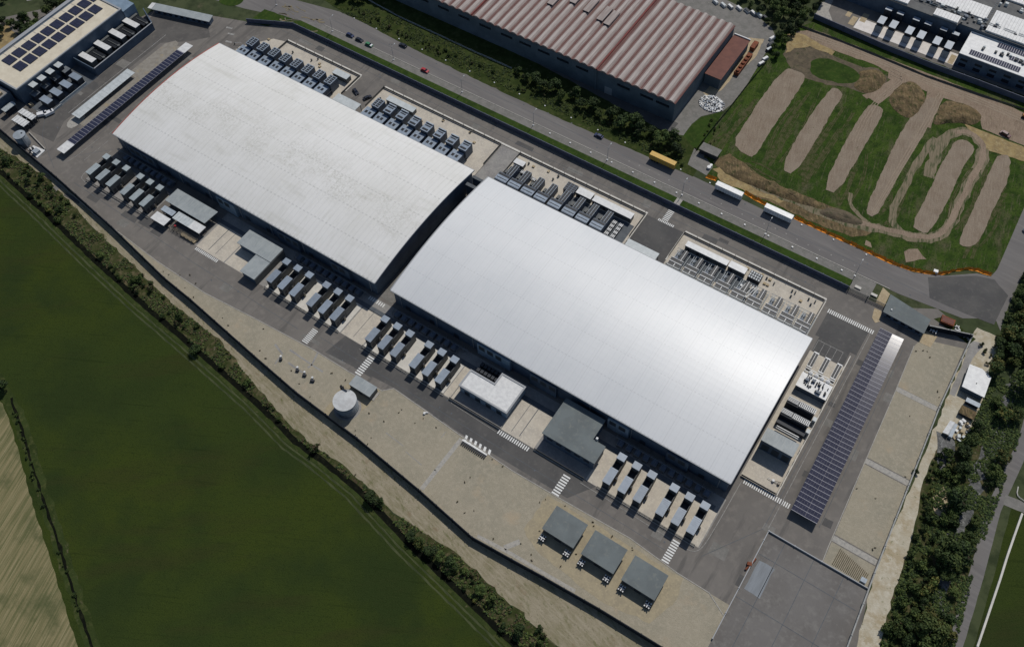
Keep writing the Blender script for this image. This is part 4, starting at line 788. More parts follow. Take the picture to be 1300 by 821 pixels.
for x0, x1, y0, y1, h, lab in ((-130, -122.3, 232.8, 236.7, 3.3, 'short white flat box roof left of the longer one behind the blue grey chillers'), (-121.6, -101.8, 232.8, 236.3, 3.3, 'longest white flat box roof behind the blue grey chillers'), (-75.3, -55.6, 232.9, 235.8, 3.3, 'long white flat box roof behind the white framed chillers'),
                               (-55.1, -47.4, 233, 236.3, 3.3, 'short white flat box roof near the fenced corner of the white framed chillers'), (-163.7, -158.4, 233, 236, 2.8, 'small white box roof beside the white striped vents'), (-238, -221.7, 233.3, 236.6, 2.8, 'long white box roof behind the bar-louvred chillers'), (-271.8, -262.6, 233.4, 237, 3.2, 'pale box unit left of the small car bay')):
    t = thing('electrical_cabin', lab, 'cabin', ((x0 + x1) / 2, (y0 + y1) / 2, 0), 'white roofed cabins along the north road')
    part('wall', MB().box(x0 + .15, x1 - .15, y0 + .15, y1 - .15, .09, h - .3), 'gen_side', t); part('roof', MB().box(x0, x1, y0, y1, h - .295, h), 'white_metal' if x0 > -170 else 'pale_metal', t)
    for k in range(max(1, int((x1 - x0) / 5))): part('door', MB().box(x0 + 1 + k * 4.6, x0 + 2.2 + k * 4.6, y0 + .08, y0 + .14, .1, 2.2), 'gen_dark', t)
for x0, x1, y0, y1, lab in ((-258.6, -244.6, 217.4, 223, 'pale porch roof between the two chiller rows of the left hall'), (-96.8, -82, 217.4, 222.2, 'pale porch roof at the dark loading bay of the white hall')):
    t = thing('porch', lab, 'porch', ((x0 + x1) / 2, y0, 0)); part('roof', MB().box(x0, x1, y0, y1, 4.5, 4.75), 'pale_metal', t)
    for x in (x0 + .4, x1 - .4): part('post', MB().box(x - .12, x + .12, y1 - .4, y1 - .16, .08, 4.5), 'fence_metal', t)
t0 = None
for k, (x, y, lab) in enumerate([(-157.2, 231.2, 'leftmost'), (-155.0, 230.9, 'second'), (-152.8, 230.6, 'third'), (-150.6, 230.3, 'rightmost')] + [(-107.4 + (i % 2) * 3.1, 221.8 + (i // 2) * 2.3, None) for i in range(8)]):
    L_ = (lab + ' white slotted vent in the short row beside the small white cabin') if lab else ORD[k - 4] + ' white slotted vent in the dark pit left of the loading bay, counted upward'
    if t0 is None:
        t0 = thing('slotted_vent', L_, 'vent', (x, y, 0), 'white slotted vents'); part('casing', MB().box(x - .8, x + .8, y - .9, y + .9, .1, 1.6), 'gen_dark', t0)
        mb = MB()
        for q in ((-.85, -.55), (-.15, .15), (.55, .85)): mb.box(x + q[0], x + q[1], y - .9, y + .9, 1.605, 1.75)
        mb.box(x - .55, x + .55, y - .15, y + .15, 1.61, 1.74); part('slats', mb, 'white_metal', t0)
    else: dup(t0, (x, y, 0), L_)
t = thing('cooler_bank', 'bank of dark square coolers standing off the road side of the fifth blue grey chiller', 'cooler', (-132.6, 234, 0)); part('casing', MB().box(-135.8, -130.6, 231.6, 236.4, .1, 3.4), 'chill_side', t); part('fan_bank', fans(-135.8, -130.6, 231.6, 236.4, 3.405, 3, 4, .4), 'fan_dark', t)
t = thing('cooler_bank', 'bank of dark square coolers beside the short white box roof', 'cooler', (-43, 234, 0)); part('casing', MB().box(-46, -40.6, 233.2, 237.2, .1, 2.4), 'gen_dark', t); part('frame', fans(-46, -40.6, 233.2, 237.2, 2.405, 5, 3, .5), 'pale_metal', t)
mb = MB()
for k in range(8): mb.cyl(-43.5 + random.uniform(-3.5, 3), 227 + random.uniform(-3, 4), .1, 1.7, .5, 8)
for k in range(6): mb.beam((-46.5 + k * 1.1, 223.6, 1.6), (-45 + k * 1.1, 231, 1.6), .22, n=6)
solo('pipe_cluster', mb, 'white_metal', 'tangle of bright white pipes beside the short white box roof', 'pipework')
def pipe_rack(label, x0, x1, y, z, n_=3, m='pale_metal', legs=6):
    t = thing('pipe_rack', label, 'pipe rack', ((x0 + x1) / 2, y, 0))
    for k in range(n_): part('pipe_run', MB().beam((x0, y + k * .55, z), (x1, y + k * .55, z), .16, n=6), m if k != 1 else 'gen_side', t)
    mb = MB(); x = x0 + .5
    while x < x1: mb.box(x, x + .14, y - .2, y - .06, .1, z).box(x, x + .14, y + n_ * .55 - .3, y + n_ * .55 - .16, .1, z).box(x, x + .14, y - .2, y + n_ * .55 - .16, z - .32, z - .2); x += legs
    part('frame', mb, 'trim_grey', t); mb = MB(); r = random.Random(int(-x0)); x = x0 + 2
    while x < x1 - 2: s_ = r.uniform(1.2, 2.6); mb.beam((x, y, z), (x, y - s_, z), .12, n=5).beam((x, y - s_, z), (x, y - s_, .6), .12, n=5); x += r.uniform(2.5, 5)
    part('branch_pipe', mb, m, t); return t
pipe_rack('pipe rack running behind the white framed chillers along their lower edge', -78, -16, 219.6, 3.1)
pipe_rack('pipe rack with pale pipes along the hall side of the blue grey chillers', -164, -110, 217, 3.8)
pipe_rack('pipe rack along the hall side of the fan square chillers', -322, -262, 216, 4.6, 2)
pipe_rack('pipe rack along the hall side of the bar-louvred chillers', -240, -184, 216, 4.6, 2)
pipe_rack('dark pipe rack in the shade behind the generators facing the square sheds', -56, -14, 140.3, 2.6, 2, 'tank_side', 9)
pipe_rack('dark pipe rack in the shade behind the generators facing the round tank', -163, -124, 140.3, 2.6, 2, 'tank_side', 9)
pipe_rack('dark pipe rack in the shade behind the generators right of the stepped building', -216, -176, 140.3, 2.6, 2, 'tank_side', 9)
pipe_rack('dark pipe rack in the shade behind the leftmost generators', -326, -288, 140.3, 2.6, 2, 'tank_side', 9)
random.seed(51)
PK = {}
def clutter(name, lab, cat, grp, n_, boxes, fn):
    src = None; i = 0
    for k in range(n_):
        x0, x1, y0, y1 = boxes[k % len(boxes)]; x = random.uniform(x0, x1); y = random.uniform(y0, y1)
        if src is None: src = fn(x, y, lab)
        else: c_ = src.copy(); col.objects.link(c_); c_.location = (x, y, .11); c_.rotation_euler = (0, 0, random.choice([0, math.pi / 2, .1]))
        src['group'] = grp
    for o in [o for o in col.objects if o.get('group') == grp]: o['label'] = lab
YB = [(-244, -178, 232, 239.5), (-163, -133, 232, 239), (-76, -16, 237.2, 239.8), (-40, -16, 232, 239), (-318, -264, 232.5, 239), (-56, -12, 121, 134), (-214, -176, 121, 134)]
clutter('valve_box', 'small grey control box standing on the pale plant pads beside the chillers and generators', 'control box', 'control boxes on the plant pads', 26, YB, lambda x, y, l: solo('valve_box', MB().box(x - .35, x + .35, y - .25, y + .25, .11, 1.3), 'gen_side', l, 'control box'))
clutter('pallet', 'small pale pallet stack on the plant pads along the north road', 'pallet', 'pallet stacks on the plant pads', 16, YB[:5], lambda x, y, l: solo('pallet', MB().box(x - .6, x + .6, y - .5, y + .5, .11, .7), 'sand', l, 'pallet'))
# pad fences
for x0, x1, lab in ((-308, -260.4, 'leftmost pad, behind the fan square chillers'), (-245.2, -175.6, 'pad of the bar-louvred chillers'), (-164.9, -98.6, 'pad of the blue grey chillers'), (-79.2, -14.4, 'pad of the white framed chillers')):
    t = thing('fence', 'dark low fence along the road side of the ' + lab, 'fence', ((x0 + x1) / 2, 240.8, 0)); mb = MB().box(x0, x1, 240.75, 240.83, .25, 1.2)
    for s in (x0, x1): mb.box(s - .04, s + .04, 226, 240.75, .25, 1.5)
    part('panel', mb, 'fence_metal', t); mb = MB(); k = x0
    while k <= x1: mb.box(k - .08, k + .08, 240.85, 241, .1, 2.1); k += 6
    part('post', mb, 'fence_metal', t)
# ================================================================= EAST END OF WHITE HALL
t0 = None
for k, (x, nm) in enumerate(((-8, 'leftmost'), (-3.2, 'middle'), (1.8, 'rightmost'))):
    L_ = nm + ' of the three dark fan strips below the parking bay lines'
    if t0 is None:
        t0 = thing('dry_cooler', L_, 'cooler', (x + .95, 211.5, 0), 'dry coolers below the parking bays'); part('casing', MB().box(x, x + 1.9, 208.2, 214.8, .1, 1.5), 'gen_dark', t0)
        part('fan_bank', fans(x, x + 1.9, 208.3, 214.7, 1.55, 2, 8, .2), 'fan_dark', t0); part('frame', MB().box(x + .87, x + 1.03, 208.2, 214.8, 1.505, 1.75).box(x - .1, x + 2, 214.85, 215.4, .1, 1.7).box(x - .1, x + 2, 207.7, 208.15, .1, 1.6).box(x - .12, x - .02, 208.2, 214.8, .6, 1.6).box(x + 1.92, x + 2.02, 208.2, 214.8, .6, 1.6), 'white_metal', t0)
    else: dup(t0, (x + .95, 211.5, 0), L_)
t = thing('plant_platform', 'white rooftop plant platform crowded with small dark units beside the hall end', 'plant platform', (-2, 200, 0))
part('block', MB().box(-8, 4, 196.6, 203.2, .1, 3.2), 'wall_steel', t); part('deck', MB().box(-8.2, 4.2, 196.4, 203.4, 3.205, 3.4), 'white_metal', t)
for k in range(34): x = random.uniform(-6.5, 3); y = random.uniform(197.5, 202.6); part('small_unit', MB().box(x, x + random.uniform(.3, .7), y, y + random.uniform(.3, .7), 3.41, 3.41 + random.uniform(.5, 1.1)), 'gen_dark', t)
for q in ((-3.6, -2.2, 200.9, 202), (-.5, 1.4, 197.2, 198.2), (-6, -4.6, 200, 201.2)): part('large_unit', MB().box(*q, 3.41, 4.4), 'chill_side', t)
part('lattice', MB().box(-8, 4, 205.2, 205.5, 1.6, 1.9).box(-8, 4, 206.6, 206.9, 1.6, 1.9).box(-8, -7.8, 204, 207, 1.3, 1.6).box(-3, -2.8, 204, 207, 1.3, 1.6).box(1, 1.2, 204, 207, 1.3, 1.6), 'white_metal', t)
t0 = None
for k, x in enumerate((-5.4, -3, -.7, 1.8)):
    L_ = ORD[k] + ' small round white tank from the left behind the crowded plant platform'
    if t0 is None: t0 = thing('buffer_tank', L_, 'tank', (x, 204.4, 0), 'small white round tanks'); part('shell', MB().cyl(x, 204.4, .1, 3.6, .85, 16), 'white_metal', t0, True); part('cap', MB().cyl(x, 204.4, 3.605, 3.7, .8, 16, dome=.35), 'white_metal', t0)
    else: dup(t0, (x, 204.4, 0), L_)
t0 = None
for k, (y, nm) in enumerate(((189.9, 'upper'), (184, 'lower'))):
    L_ = nm + ' of the two long white lattice racks over dark shade at the hall end'
    if t0 is None:
        t0 = thing('cooling_rack', L_, 'cooling rack', (-2, y - 1, 0), 'lattice racks at the hall end'); part('casing', MB().box(-8.1, 3, y - 2.6, y + .2, .1, 4.4), 'gen_dark', t0); mb = MB()
        for j in range(10): mb.box(-3.4 + j * .68, -3.1 + j * .68, y - 2, y, 4.85, 5)
        for j in range(4): mb.box(-8.1, -3.8, y - 1.9 + j * .55, y - 1.65 + j * .55, 4.85, 5.05)
        mb.box(-3.4, 3.2, y - 2.1, y - 1.95, 4.9, 5.08).box(-3.4, 3.2, y - .05, y + .1, 4.9, 5.08).box(-3.4, 3.2, y - 1.1, y - .95, 4.9, 5.08)
        part('lattice', mb, 'white_metal', t0); part('stair', MB().box(3.2, 4.6, y - 3.4, y - 1.6, .1, 2.6), 'pale_metal', t0)
    else: dup(t0, (-2, y - 1, 0), L_)
solo('cable_tray', MB().box(-7, 2, 177.4, 177.7, 1.8, 2).box(-7, 2, 176.6, 176.8, 1.8, 2).box(-8, 3.4, 178.6, 181, .1, 2.4, 1), ['white_metal', 'gen_dark'], 'thin white pipe run above the dark grey block at the hall end', 'pipework')
e = RECT([(940 + x / 8.125, 500 + y / 8.125) for x, y in [(285, 345), (610, 520), (545, 640), (210, 470)]], 7.5)
t = thing('plant_building', 'tall dark grey flat block at the right end of the white hall', 'building', (-3, e[2], 0)); part('wall', MB().box(e[0] + .2, e[1] - .2, e[2] + .2, e[3] - .2, .1, 7.2), 'wall_steel', t); part('roof', MB().box(e[0], e[1], e[2], e[3], 7.205, 7.5), 'grey_metal_roof', t)
for k in range(3): part('louvre', MB().box(e[0] + 1.2 + k * 4, e[0] + 4 + k * 4, e[2] + .1, e[2] + .18, 1, 5), 'louvre', t)
t = thing('fence', 'low fence on a pale kerb around the hall end equipment', 'fence', (4.5, 185, 0)); part('panel', MB().box(4.3, 4.38, 152.8, 215, .25, 1.6).box(-9.6, 4.2, 152.9, 152.98, .25, 1.5), 'fence_metal', t)
mb = MB(); y = 153
while y < 215: mb.box(4.42, 4.55, y, y + .12, .1, 1.9); y += 5
part('post', mb, 'fence_metal', t)
for k in range(2): solo('manifold', MB().cyl(1.2 + k * 2.2, 157.2, .1, 1.1, .5, 10).beam((-1 + k * 2, 157.2, .6), (4, 157.2 + k, .6), .12), 'pipe' if k else 'white_metal', ('pale' if not k else 'brown') + ' pipe manifold on the cream pad at the hall end corner', 'manifold')
# ================================================================= SOLAR CANOPIES
t = thing('solar_canopy', 'long wide solar canopy with dark panel rows, brightly glinting at its far end', 'solar canopy', (15.4, 195, 0))
fX0, fX1, fY0, fY1 = 10.6, 20.4, 149.6, 238.4
sh = lambda y: -(y - 150) * .018
n = 44; pt = (fY1 - fY0) / n; TX = .042
for k in range(n):
    y0 = fY0 + k * pt; y1 = y0 + pt - .17; s_ = sh(y0) + .6; xa, xb = fX0 + s_, fX1 + s_; xm = xa + (xb - xa) * .52; mb = MB()
    zl = 3.3; TY = -.045 * 0
    def q(x, y, side): return (zl + (x - xm) * TX if side else zl + (xm - x) * .03) + (y - y0) * .022
    for side, (a, b) in ((0, (xa, xm - .02)), (1, (xm + .02, xb))):
        m_ = int((b - a) / .98)
        for j in range(m_):
            u = a + (b - a) * j / m_; v = a + (b - a) * (j + 1) / m_ - .02
            mb.add([(u, y0, q(u, y0, side)), (v, y0, q(v, y0, side)), (v, y1, q(v, y1, side) - .06 * 0), (u, y1, q(u, y1, side))], [(0, 1, 2, 3)])
    part('solar_panel', mb, 'solar_cell', t)
mb = MB()
for k in range(n + 1):
    y0 = fY0 + k * pt - .17; s_ = sh(y0) + .6; xa, xb = fX0 + s_, fX1 + s_; xm = xa + (xb - xa) * .52
    mb.add([(xa, y0, 3.31 + (xm - xa) * .03), (xm, y0, 3.31), (xm, y0 + .17, 3.31), (xa, y0 + .17, 3.31 + (xm - xa) * .03)], [(0, 1, 2, 3)]); mb.add([(xm, y0, 3.31), (xb, y0, 3.31 + (xb - xm) * TX), (xb, y0 + .17, 3.31 + (xb - xm) * TX), (xm, y0 + .17, 3.31)], [(0, 1, 2, 3)])
part('panel_rail', mb, 'solar_frame', t)
mb = MB(); s0, s1 = sh(fY0) + .6, sh(fY1) + .6
for a, b, za, zb in ((fX0, fX0 + (fX1 - fX0) * .52, 3.3, 3.15), (fX0 + (fX1 - fX0) * .52, fX1, 3.15, 3.15 + (fX1 - fX0) * .48 * TX)):
    mb.add([(a + s0, fY0, za), (b + s0, fY0, zb), (b + s1, fY1, zb), (a + s1, fY1, za)], [(0, 1, 2, 3)])
part('roof_sheet', mb, 'solar_frame', t)
for k in range(15): y = fY0 + 2 + k * 6.1; part('post', MB().box(15 + sh(y) + .6, 15.4 + sh(y) + .6, y, y + .4, .05, 3.1).beam((11.5 + sh(y) + .6, y + .2, 3), (19.5 + sh(y) + .6, y + .2, 3.05), .12), 'fence_metal', t)
t = thing('solar_canopy', 'narrow solar canopy with white end panels left of the left hall', 'solar canopy', (-347, 168, 0))
mb = MB(); n = 38; 
for k in range(n): y0 = 131.3 + k * (204 - 131.3) / n; part('solar_panel', MB().box(-349.6, -344.8, y0, y0 + 1.68, 3.21, 3.26), 'solar_cell', t)
part('roof_sheet', MB().box(-349.7, -344.7, 131, 204.2, 3.05, 3.2), 'solar_frame', t)
for a, b in ((124.5, 130.95), (204.25, 210.4)): part('end_panel', MB().box(-349.7, -344.6, a, b, 3.05, 3.24), 'white_metal', t)
for k in range(13): part('post', MB().box(-349, -348.7, 126 + k * 6.8, 126.3 + k * 6.8, .05, 3.04), 'fence_metal', t)
t = thing('carport', 'plain pale green grey carport beside the narrow solar canopy', 'carport', (-359, 162, 0))
mb = MB().box(-361.9, -356.4, 144.2, 181, 2.45, 2.6)
for k in range(12): mb.box(-361.9, -356.4, 145.5 + k * 3, 145.6 + k * 3, 2.601, 2.66)
part('roof', mb, 'pale_metal', t)
for k in range(7): part('post', MB().box(-361.4, -361.2, 145 + k * 5.8, 145.2 + k * 5.8, .05, 2.44), 'fence_metal', t)
for i, (a, b) in enumerate(((146.5, 'dark'), (158, 'dark'), (172, 'dark'))): pass
sheet('path', [(-356.4, 143), (-350.6, 143), (-350.6, 205), (-353, 209), (-356.4, 207)], .07, 'island_grey'); sheet('carport_island', smooth_poly([(-362.6, 141), (-360, 138), (-356.5, 139), (-356, 148), (-362.6, 148)], 1), .12, 'kerb'); sheet('dry_grass_strip', rc(-352.9, -350.2, 134, 207), .09, 'earth_yellow', .3)
sheet('path', [(-361.8, 180), (-356.4, 180), (-354.6, 207), (-356, 210), (-358.5, 210.5), (-361.6, 206)], .075, 'island_grey', .1)
# ================================================================= PERIMETER WALLS
def wall_line(label, pts, h, th=.3, m='wall_dark', step=8, coping=True):
    mx = sum(p[0] for p in pts) / len(pts); my = sum(p[1] for p in pts) / len(pts)
    t = thing('perimeter_wall', label, 'wall', (mx, my, 0)); mb = MB(); mc = MB(); mp = MB()
    for (x0, y0), (x1, y1) in zip(pts, pts[1:]):
        d = math.hypot(x1 - x0, y1 - y0); a = math.atan2(y1 - y0, x1 - x0); mb.hbeam((x0 + x1) / 2, (y0 + y1) / 2, .02, d + th * .5, th, h, a); mc.hbeam((x0 + x1) / 2, (y0 + y1) / 2, h + .025, d + th * .5, th + .12, .1, a)
        k = 0
        while k < d: mp.hbeam(x0 + (x1 - x0) * k / d, y0 + (y1 - y0) * k / d, .02, .34, th + .22, h + .16, a); k += step
    part('panel', mb, m, t)
    if coping: part('coping', mc, 'wall_top', t)
    part('pillar', mp, m, t); return t
wall_line('long dark wall on the field side of the site, behind the beige track', wW, 3.3, .3, 'wall_dark', 8, False)
wall_line('long dark wall between the grass verge and the site north road', [(-322, 247.2), (-313, 251.2), (-200, 251.2), (-100, 251.1), (-8.6, 251)], 2.75, .3, 'wall_band', 8, False)
wall_line('short dark wall from the entrance gap to the wall corner', [(-322, 247.2), (-336, 240.6)], 2.7, .3, 'wall_band', 8, False)
wall_line('dark wall above the right gravel beds, beside the red container', [(25.6, 250.2), (41.8, 255.4)], 3.0)
wall_line('thin grey wall along the right edge of the gravel beds', [(41.8, 255.4), (41.7, 218), (43.3, 180), (44.8, 145), (48, 90)], 1.6, .45, 'wall_top', 12, False)
wall_line('low wall around the parking apron below the long solar canopy', [(7.9, 95), (7.9, 139), (45, 139)], .9, .3, 'trim_grey', 10, False)
wall_line('dark wall of the distant data centre above the dirt road', P([(1033, 24), (1070, 40), (1120, 62), (1180, 86), (1240, 108), (1300, 131), (1400, 168)]), 3.2, .35, 'wall_band', 8, False)
for k, (x, y) in enumerate(((-3.8, 246.4), (-.6, 246.2), (4.2, 246.4))):
    pass
g = thing('gate', 'dark sliding gate between the wall end and the flat roofed gatehouse', 'gate', (0, 251, 0)); mb = MB()
for z in (.3, 1.3, 2.2): mb.box(-8.4, 7.6, 250.9, 251, z, z + .12)
for k in range(40): mb.box(-8.4 + k * .4, -8.2 + k * .4, 250.85, 250.89, .3, 2.3)
part('leaf', mb, 'fence_metal', g)
for x in (-8.4, -.2, 7.2): part('gate_post', MB().box(x, x + .35, 250.7, 251.1, .1, 2.9), 'fence_metal', g)
for k, x in enumerate((-6.6, .4)): solo('concrete_block', MB().box(x, x + 2.6, 253.6, 254.8, .1, .7), 'concrete_white', ('left' if not k else 'right') + ' one of two pale concrete blocks outside the sliding gate', 'concrete block')
solo('ventilator', MB().box(26.8, 29.4, 249.3, 251.2, .1, .8).box(26.8, 27.1, 249.3, 251.2, .8, 1.2, 1).box(27.9, 28.2, 249.3, 251.2, .8, 1.2, 1).box(29.1, 29.4, 249.3, 251.2, .8, 1.2, 1).box(27.1, 29.1, 250.1, 250.35, .8, 1.15, 1), ['gen_dark', 'white_metal'], 'white slotted vent at the right corner of the flat roofed gatehouse', 'vent')
t = thing('container', 'rusty red open container in the green strip beside the junction road', 'container', (31, 257.6, 0)); part('side', MB().prism([(28.4, 259.2), (28.9, 255.8), (34.1, 256.2), (33.8, 259.4)], .1, 1.6), 'rust', t); part('load', MB().prism([(28.9, 258.7), (29.3, 256.2), (33.7, 256.6), (33.4, 258.9)], 1.605, 1.7), 'roof_brownred', t)
mb = MB()
for k in range(26): x = random.uniform(35, 41.5); mb.hbeam(x, 257.4 - (x - 35) * .4 + random.uniform(-1.2, 1.2), .1, random.uniform(.3, 1.6), .25, random.uniform(.2, .7), random.uniform(0, 3))
solo('scrap_heap', mb, 'white_metal', 'scatter of white scrap pieces right of the rusty red container', 'scrap heap')
sheet('green_strip', [(26.2, 256.6), (30, 260.2), (43.6, 256.2), (42, 252.2), (34, 254.6)], .09, 'grass_verge', .3)
# ================================================================= EAST SIDE BUILDINGS
t = thing('barn', 'white roofed barn against the woods beside the gravel beds', 'barn', (49.5, 235.5, 0))
bp = P([(1140 + x / 8.125, 430 + y / 8.125) for x, y in [(740, 260), (870, 310), (962, 400), (890, 605), (660, 490)]], 3.5)
part('wall', MB().prism([(bp[4][0] + .3, bp[4][1] + .3), (bp[3][0] - .3, bp[3][1] + .3), (bp[2][0] - .3, bp[2][1] - .3), (bp[1][0], bp[1][1] - .3), (bp[0][0] + .3, bp[0][1] - .3)], .06, 3.3), 'warehouse_wall', t); part('roof', MB().prism(bp, 3.305, 3.55), 'white_metal', t); part('vent', MB().box(49.6, 49.9, 234.2, 234.5, 3.56, 3.9), 'gen_dark', t)
t = thing('shed', 'small pale blue roofed shed just below the white barn', 'shed', (51.5, 226.6, 0)); part('wall', MB().box(49.1, 54, 225.8, 227.3, .06, 2.3), 'gen_dark', t); part('roof', MB().box(48.9, 54.2, 225.5, 227.5, 2.305, 2.45), 'chill_pale', t)
t = thing('shed', 'low brown roofed shed below the pale blue shed', 'shed', (51, 222, 0)); part('wall', MB().box(48.6, 54, 220, 223.4, .06, 1.8), 'gen_dark', t); part('roof', MB().box(48.4, 54.2, 219.8, 223.6, 1.805, 1.95), 'earth_brown', t)
t = thing('trough_roof', 'pale double pitched lean-to in the junk yard below the white barn', 'lean-to', (48.6, 212, 0))
part('roof', MB().add([(46.2, 209, 1.2), (48, 208.7, 2), (48.6, 215, 2), (47, 215.3, 1.2)], [(0, 1, 2, 3)]).add([(48, 208.7, 2), (48.4, 208.6, 1.6), (49, 214.9, 1.6), (48.6, 215, 2)], [(0, 1, 2, 3)]), 'white_metal', t); part('side_roof', MB().box(48.6, 49.9, 208.6, 215, .06, 1.5), 'chill_pale', t); part('post', MB().box(46.4, 46.5, 209.2, 209.3, .06, 1.2).box(47.1, 47.2, 215, 215.1, .06, 1.2), 'fence_metal', t)
for k in range(16):
    x = random.uniform(50.4, 54.2); y = random.uniform(209.5, 218.5); solo('junk_crate', MB().hbeam(x, y, .06, random.uniform(.6, 1.6), random.uniform(.5, 1.4), random.uniform(.5, 1.4), random.uniform(0, 3)), random.choice(['white_metal', 'white_metal', 'sand', 'pale_metal', 'gen_dark']), 'crate in the jumbled pale junk pile right of the lean-to', 'crate', 'crates of the junk pile')
# ================================================================= OLD WAREHOUSE
t = thing('warehouse', 'large old warehouse with red and grey vaulted roof strips', 'warehouse', (-200, 327, 0))
wx0, wx1, wy0, wy1, wh = -304, -114.8, 295.9, 358, 12.4
part('wall', MB().box(wx0, wx1, wy0, wy1, .05, wh), 'warehouse_wall', t)
part('valley_deck', MB().box(wx0 - .1, wx1 + .3, wy0 - .3, wy1 + .3, wh + .005, wh + .2), 'valley_red', t)
pit = 4.52; x = wx1 - .35; k = 0
part('fire_wall', MB().box(-157.35, -156.65, wy0 - .2, wy1 + .2, wh + .201, wh + .75), 'fire_red', t); part('fire_wall', MB().box(-230.5, -229.9, wy0 - .2, wy1 + .2, wh + .201, wh + .75), 'fire_red', t)
while x - pit > wx0:
    if x > -157 > x - pit or x > -230.2 > x - pit: x = (-157.4 if x > -157.5 else -230.6)
    a, b = x - pit + .55, x; mb = MB(); seg = 8
    pr = [(a + (b - a) * i / seg, wh + .21 + .95 * math.sin(math.pi * i / seg)) for i in range(seg + 1)]
    for i in range(seg):
        (p0, z0), (p1, z1) = pr[i], pr[i + 1]; mb.add([(p0, wy0 - .2, z0), (p1, wy0 - .2, z1), (p1, wy1 + .2, z1), (p0, wy1 + .2, z0)], [(0, 1, 2, 3)], (1, 1, 2, 2, 2, 0, 0, 1)[i])
    for y, f in ((wy0 - .2, 0), (wy1 + .2, 1)):
        kk = len(mb.v); mb.v += [(p_, y, z) for p_, z in pr]; mb.f.append(list(range(kk, kk + seg + 1))[::(1 if f else -1)]); mb.m.append(0)
    part('roof_vault', mb, ['vault_grey', 'vault_redbrown', 'vault_light'], t)
    if k in (11, 12, 14, 16, 18, 20, 23):
        yy = 322 + (k * 37 % 9); f = part('raised_vent', MB().prism([((a + b) / 2 - 1.7, yy), ((a + b) / 2 + 1.7, yy), ((a + b) / 2 + 1.7, yy + 11), ((a + b) / 2 - 1.7, yy + 11)], wh + .9, wh + 1.9), 'vault_grey', t); part('opening', MB().box((a + b) / 2 - 1.6, (a + b) / 2 + 1.6, yy - .08, yy - .01, wh + .95, wh + 1.8), 'glass_dark', f)
    x -= pit; k += 1
for px0, px1 in ((540, 615), (735, 815), (350, 410), (258, 328), (165, 236), (75, 145), (0, 55)):
    a = W(650 + px0 / 4, 100, 9)[0]
for xw in (-129.5, -142, -165, -176, -187, -198, -209, -222, -235, -248, -261, -274):
    part('window', MB().box(xw - 3.4, xw + 3.4, wy0 - .08, wy0 - .01, 8.2, 9.6), 'glass_dark', t)
part('window', MB().box(-124.5, -117.5, wy0 - .08, wy0 - .01, 8.2, 9.6), 'glass_dark', t)
part('door', MB().box(-152, -148, wy0 - .09, wy0 - .01, .05, 4.4), 'trim_grey', t); part('buttress', MB().box(-157.4, -156.6, wy0 - .5, wy0 - .01, .05, wh), 'warehouse_wall', t)
t = thing('annex', 'red brown flat roofed annex on the right side of the vaulted warehouse', 'annex', (-110, 343, 0)); part('wall', MB().box(-114.3, -106.2, 327, 358.6, .06, 6.6), 'warehouse_wall', t); part('roof', MB().box(-114.4, -105.7, 326.6, 359, 6.605, 6.9), 'roof_brownred', t); part('parapet', MB().box(-114.4, -105.7, 358.7, 359.2, 6.906, 7.5), 'white_metal', t)
t = thing('tank_rack', 'brown rusty cylindrical tanks and racks beside the red annex', 'tank rack', (-103.5, 349, 0))
part('trough', MB().box(-104.5, -102, 340, 356, .08, 2.2), 'rust', t)
for k in range(5): part('drum', MB().cyl(-103.2, 341.5 + k * 3, 2.21, 3, .9, 10), 'rust', t)
part('hopper', MB().box(-105.4, -103, 359.6, 365, .08, 2.6), 'rust', t)
mb = MB()
for k in range(520):
    r = random.random() ** .5 * 5.4; a = random.uniform(0, 6.28); x = -104.6 + r * math.cos(a) * 1.15; y = 316.6 + r * math.sin(a) * .95
    mb.hbeam(x, y, .06, random.uniform(.4, .8), random.uniform(.3, .7), max(.3, 1.9 - r * .28) * random.uniform(.6, 1.2), random.uniform(0, 3), random.choice([0, 0, 1, 2]))
solo('scrap_bales', mb, ['white_metal', 'chill_top', 'gen_dark'], 'sparkling heap of white and grey scrap bales below the red annex', 'scrap heap')['kind'] = 'stuff'
# ================================================================= FAR DATA CENTRE (top right)
t = thing('data_centre', 'distant data centre with bright white roof blocks and cluttered decks', 'data centre', (0, 440, 0))
part('wall', MB().prism([(-92, 420.6), (-23.5, 419.4), (-23.5, 480), (-92, 480)], .07, 9.6), 'wall_steel', t); part('wall', MB().box(-23.4, 60, 421.2, 480, .07, 9.6), 'wall_steel', t)
part('deck', MB().prism([(-92, 420.4), (-23.4, 419.2), (-23.4, 480), (-92, 480)], 9.605, 9.8), 'deck_grey', t); part('deck', MB().box(-23.35, 60, 421, 480, 9.605, 9.8), 'deck_grey', t)
for q in ((-38.5, -13.1, 429.6, 439.6), (-10.7, 40, 422, 439), (-36.2, -23.9, 419.9, 425.2), (-64, -49.5, 420.6, 425), (-70, -42, 431, 444), (-10, 40, 450, 470), (-66, -14, 452, 470)):
    f = part('white_roof', MB().box(*q, 9.81, 10.7), 'white_metal', t)
    mb = MB(); x = q[0] + .8
    while x < q[1] - .5: mb.box(x, x + .14, q[2] + .2, q[3] - .2, 10.705, 10.8); x += 1.5
    part('roof_seam', mb, 'trim_grey', f)
random.seed(11)
for k in range(84):
    x = random.uniform(-60, 38); y = random.choice([random.uniform(426, 429), random.uniform(440.5, 449)]) if x < -24 or x > -12 else random.uniform(421.5, 429)
    part('rooftop_unit', MB().box(x, x + random.uniform(.8, 2), y, y + random.uniform(.6, 1.4), 9.81, random.uniform(10.4, 11.6)), random.choice(['gen_dark', 'pale_metal', 'gen_side', 'chill_side']), t)
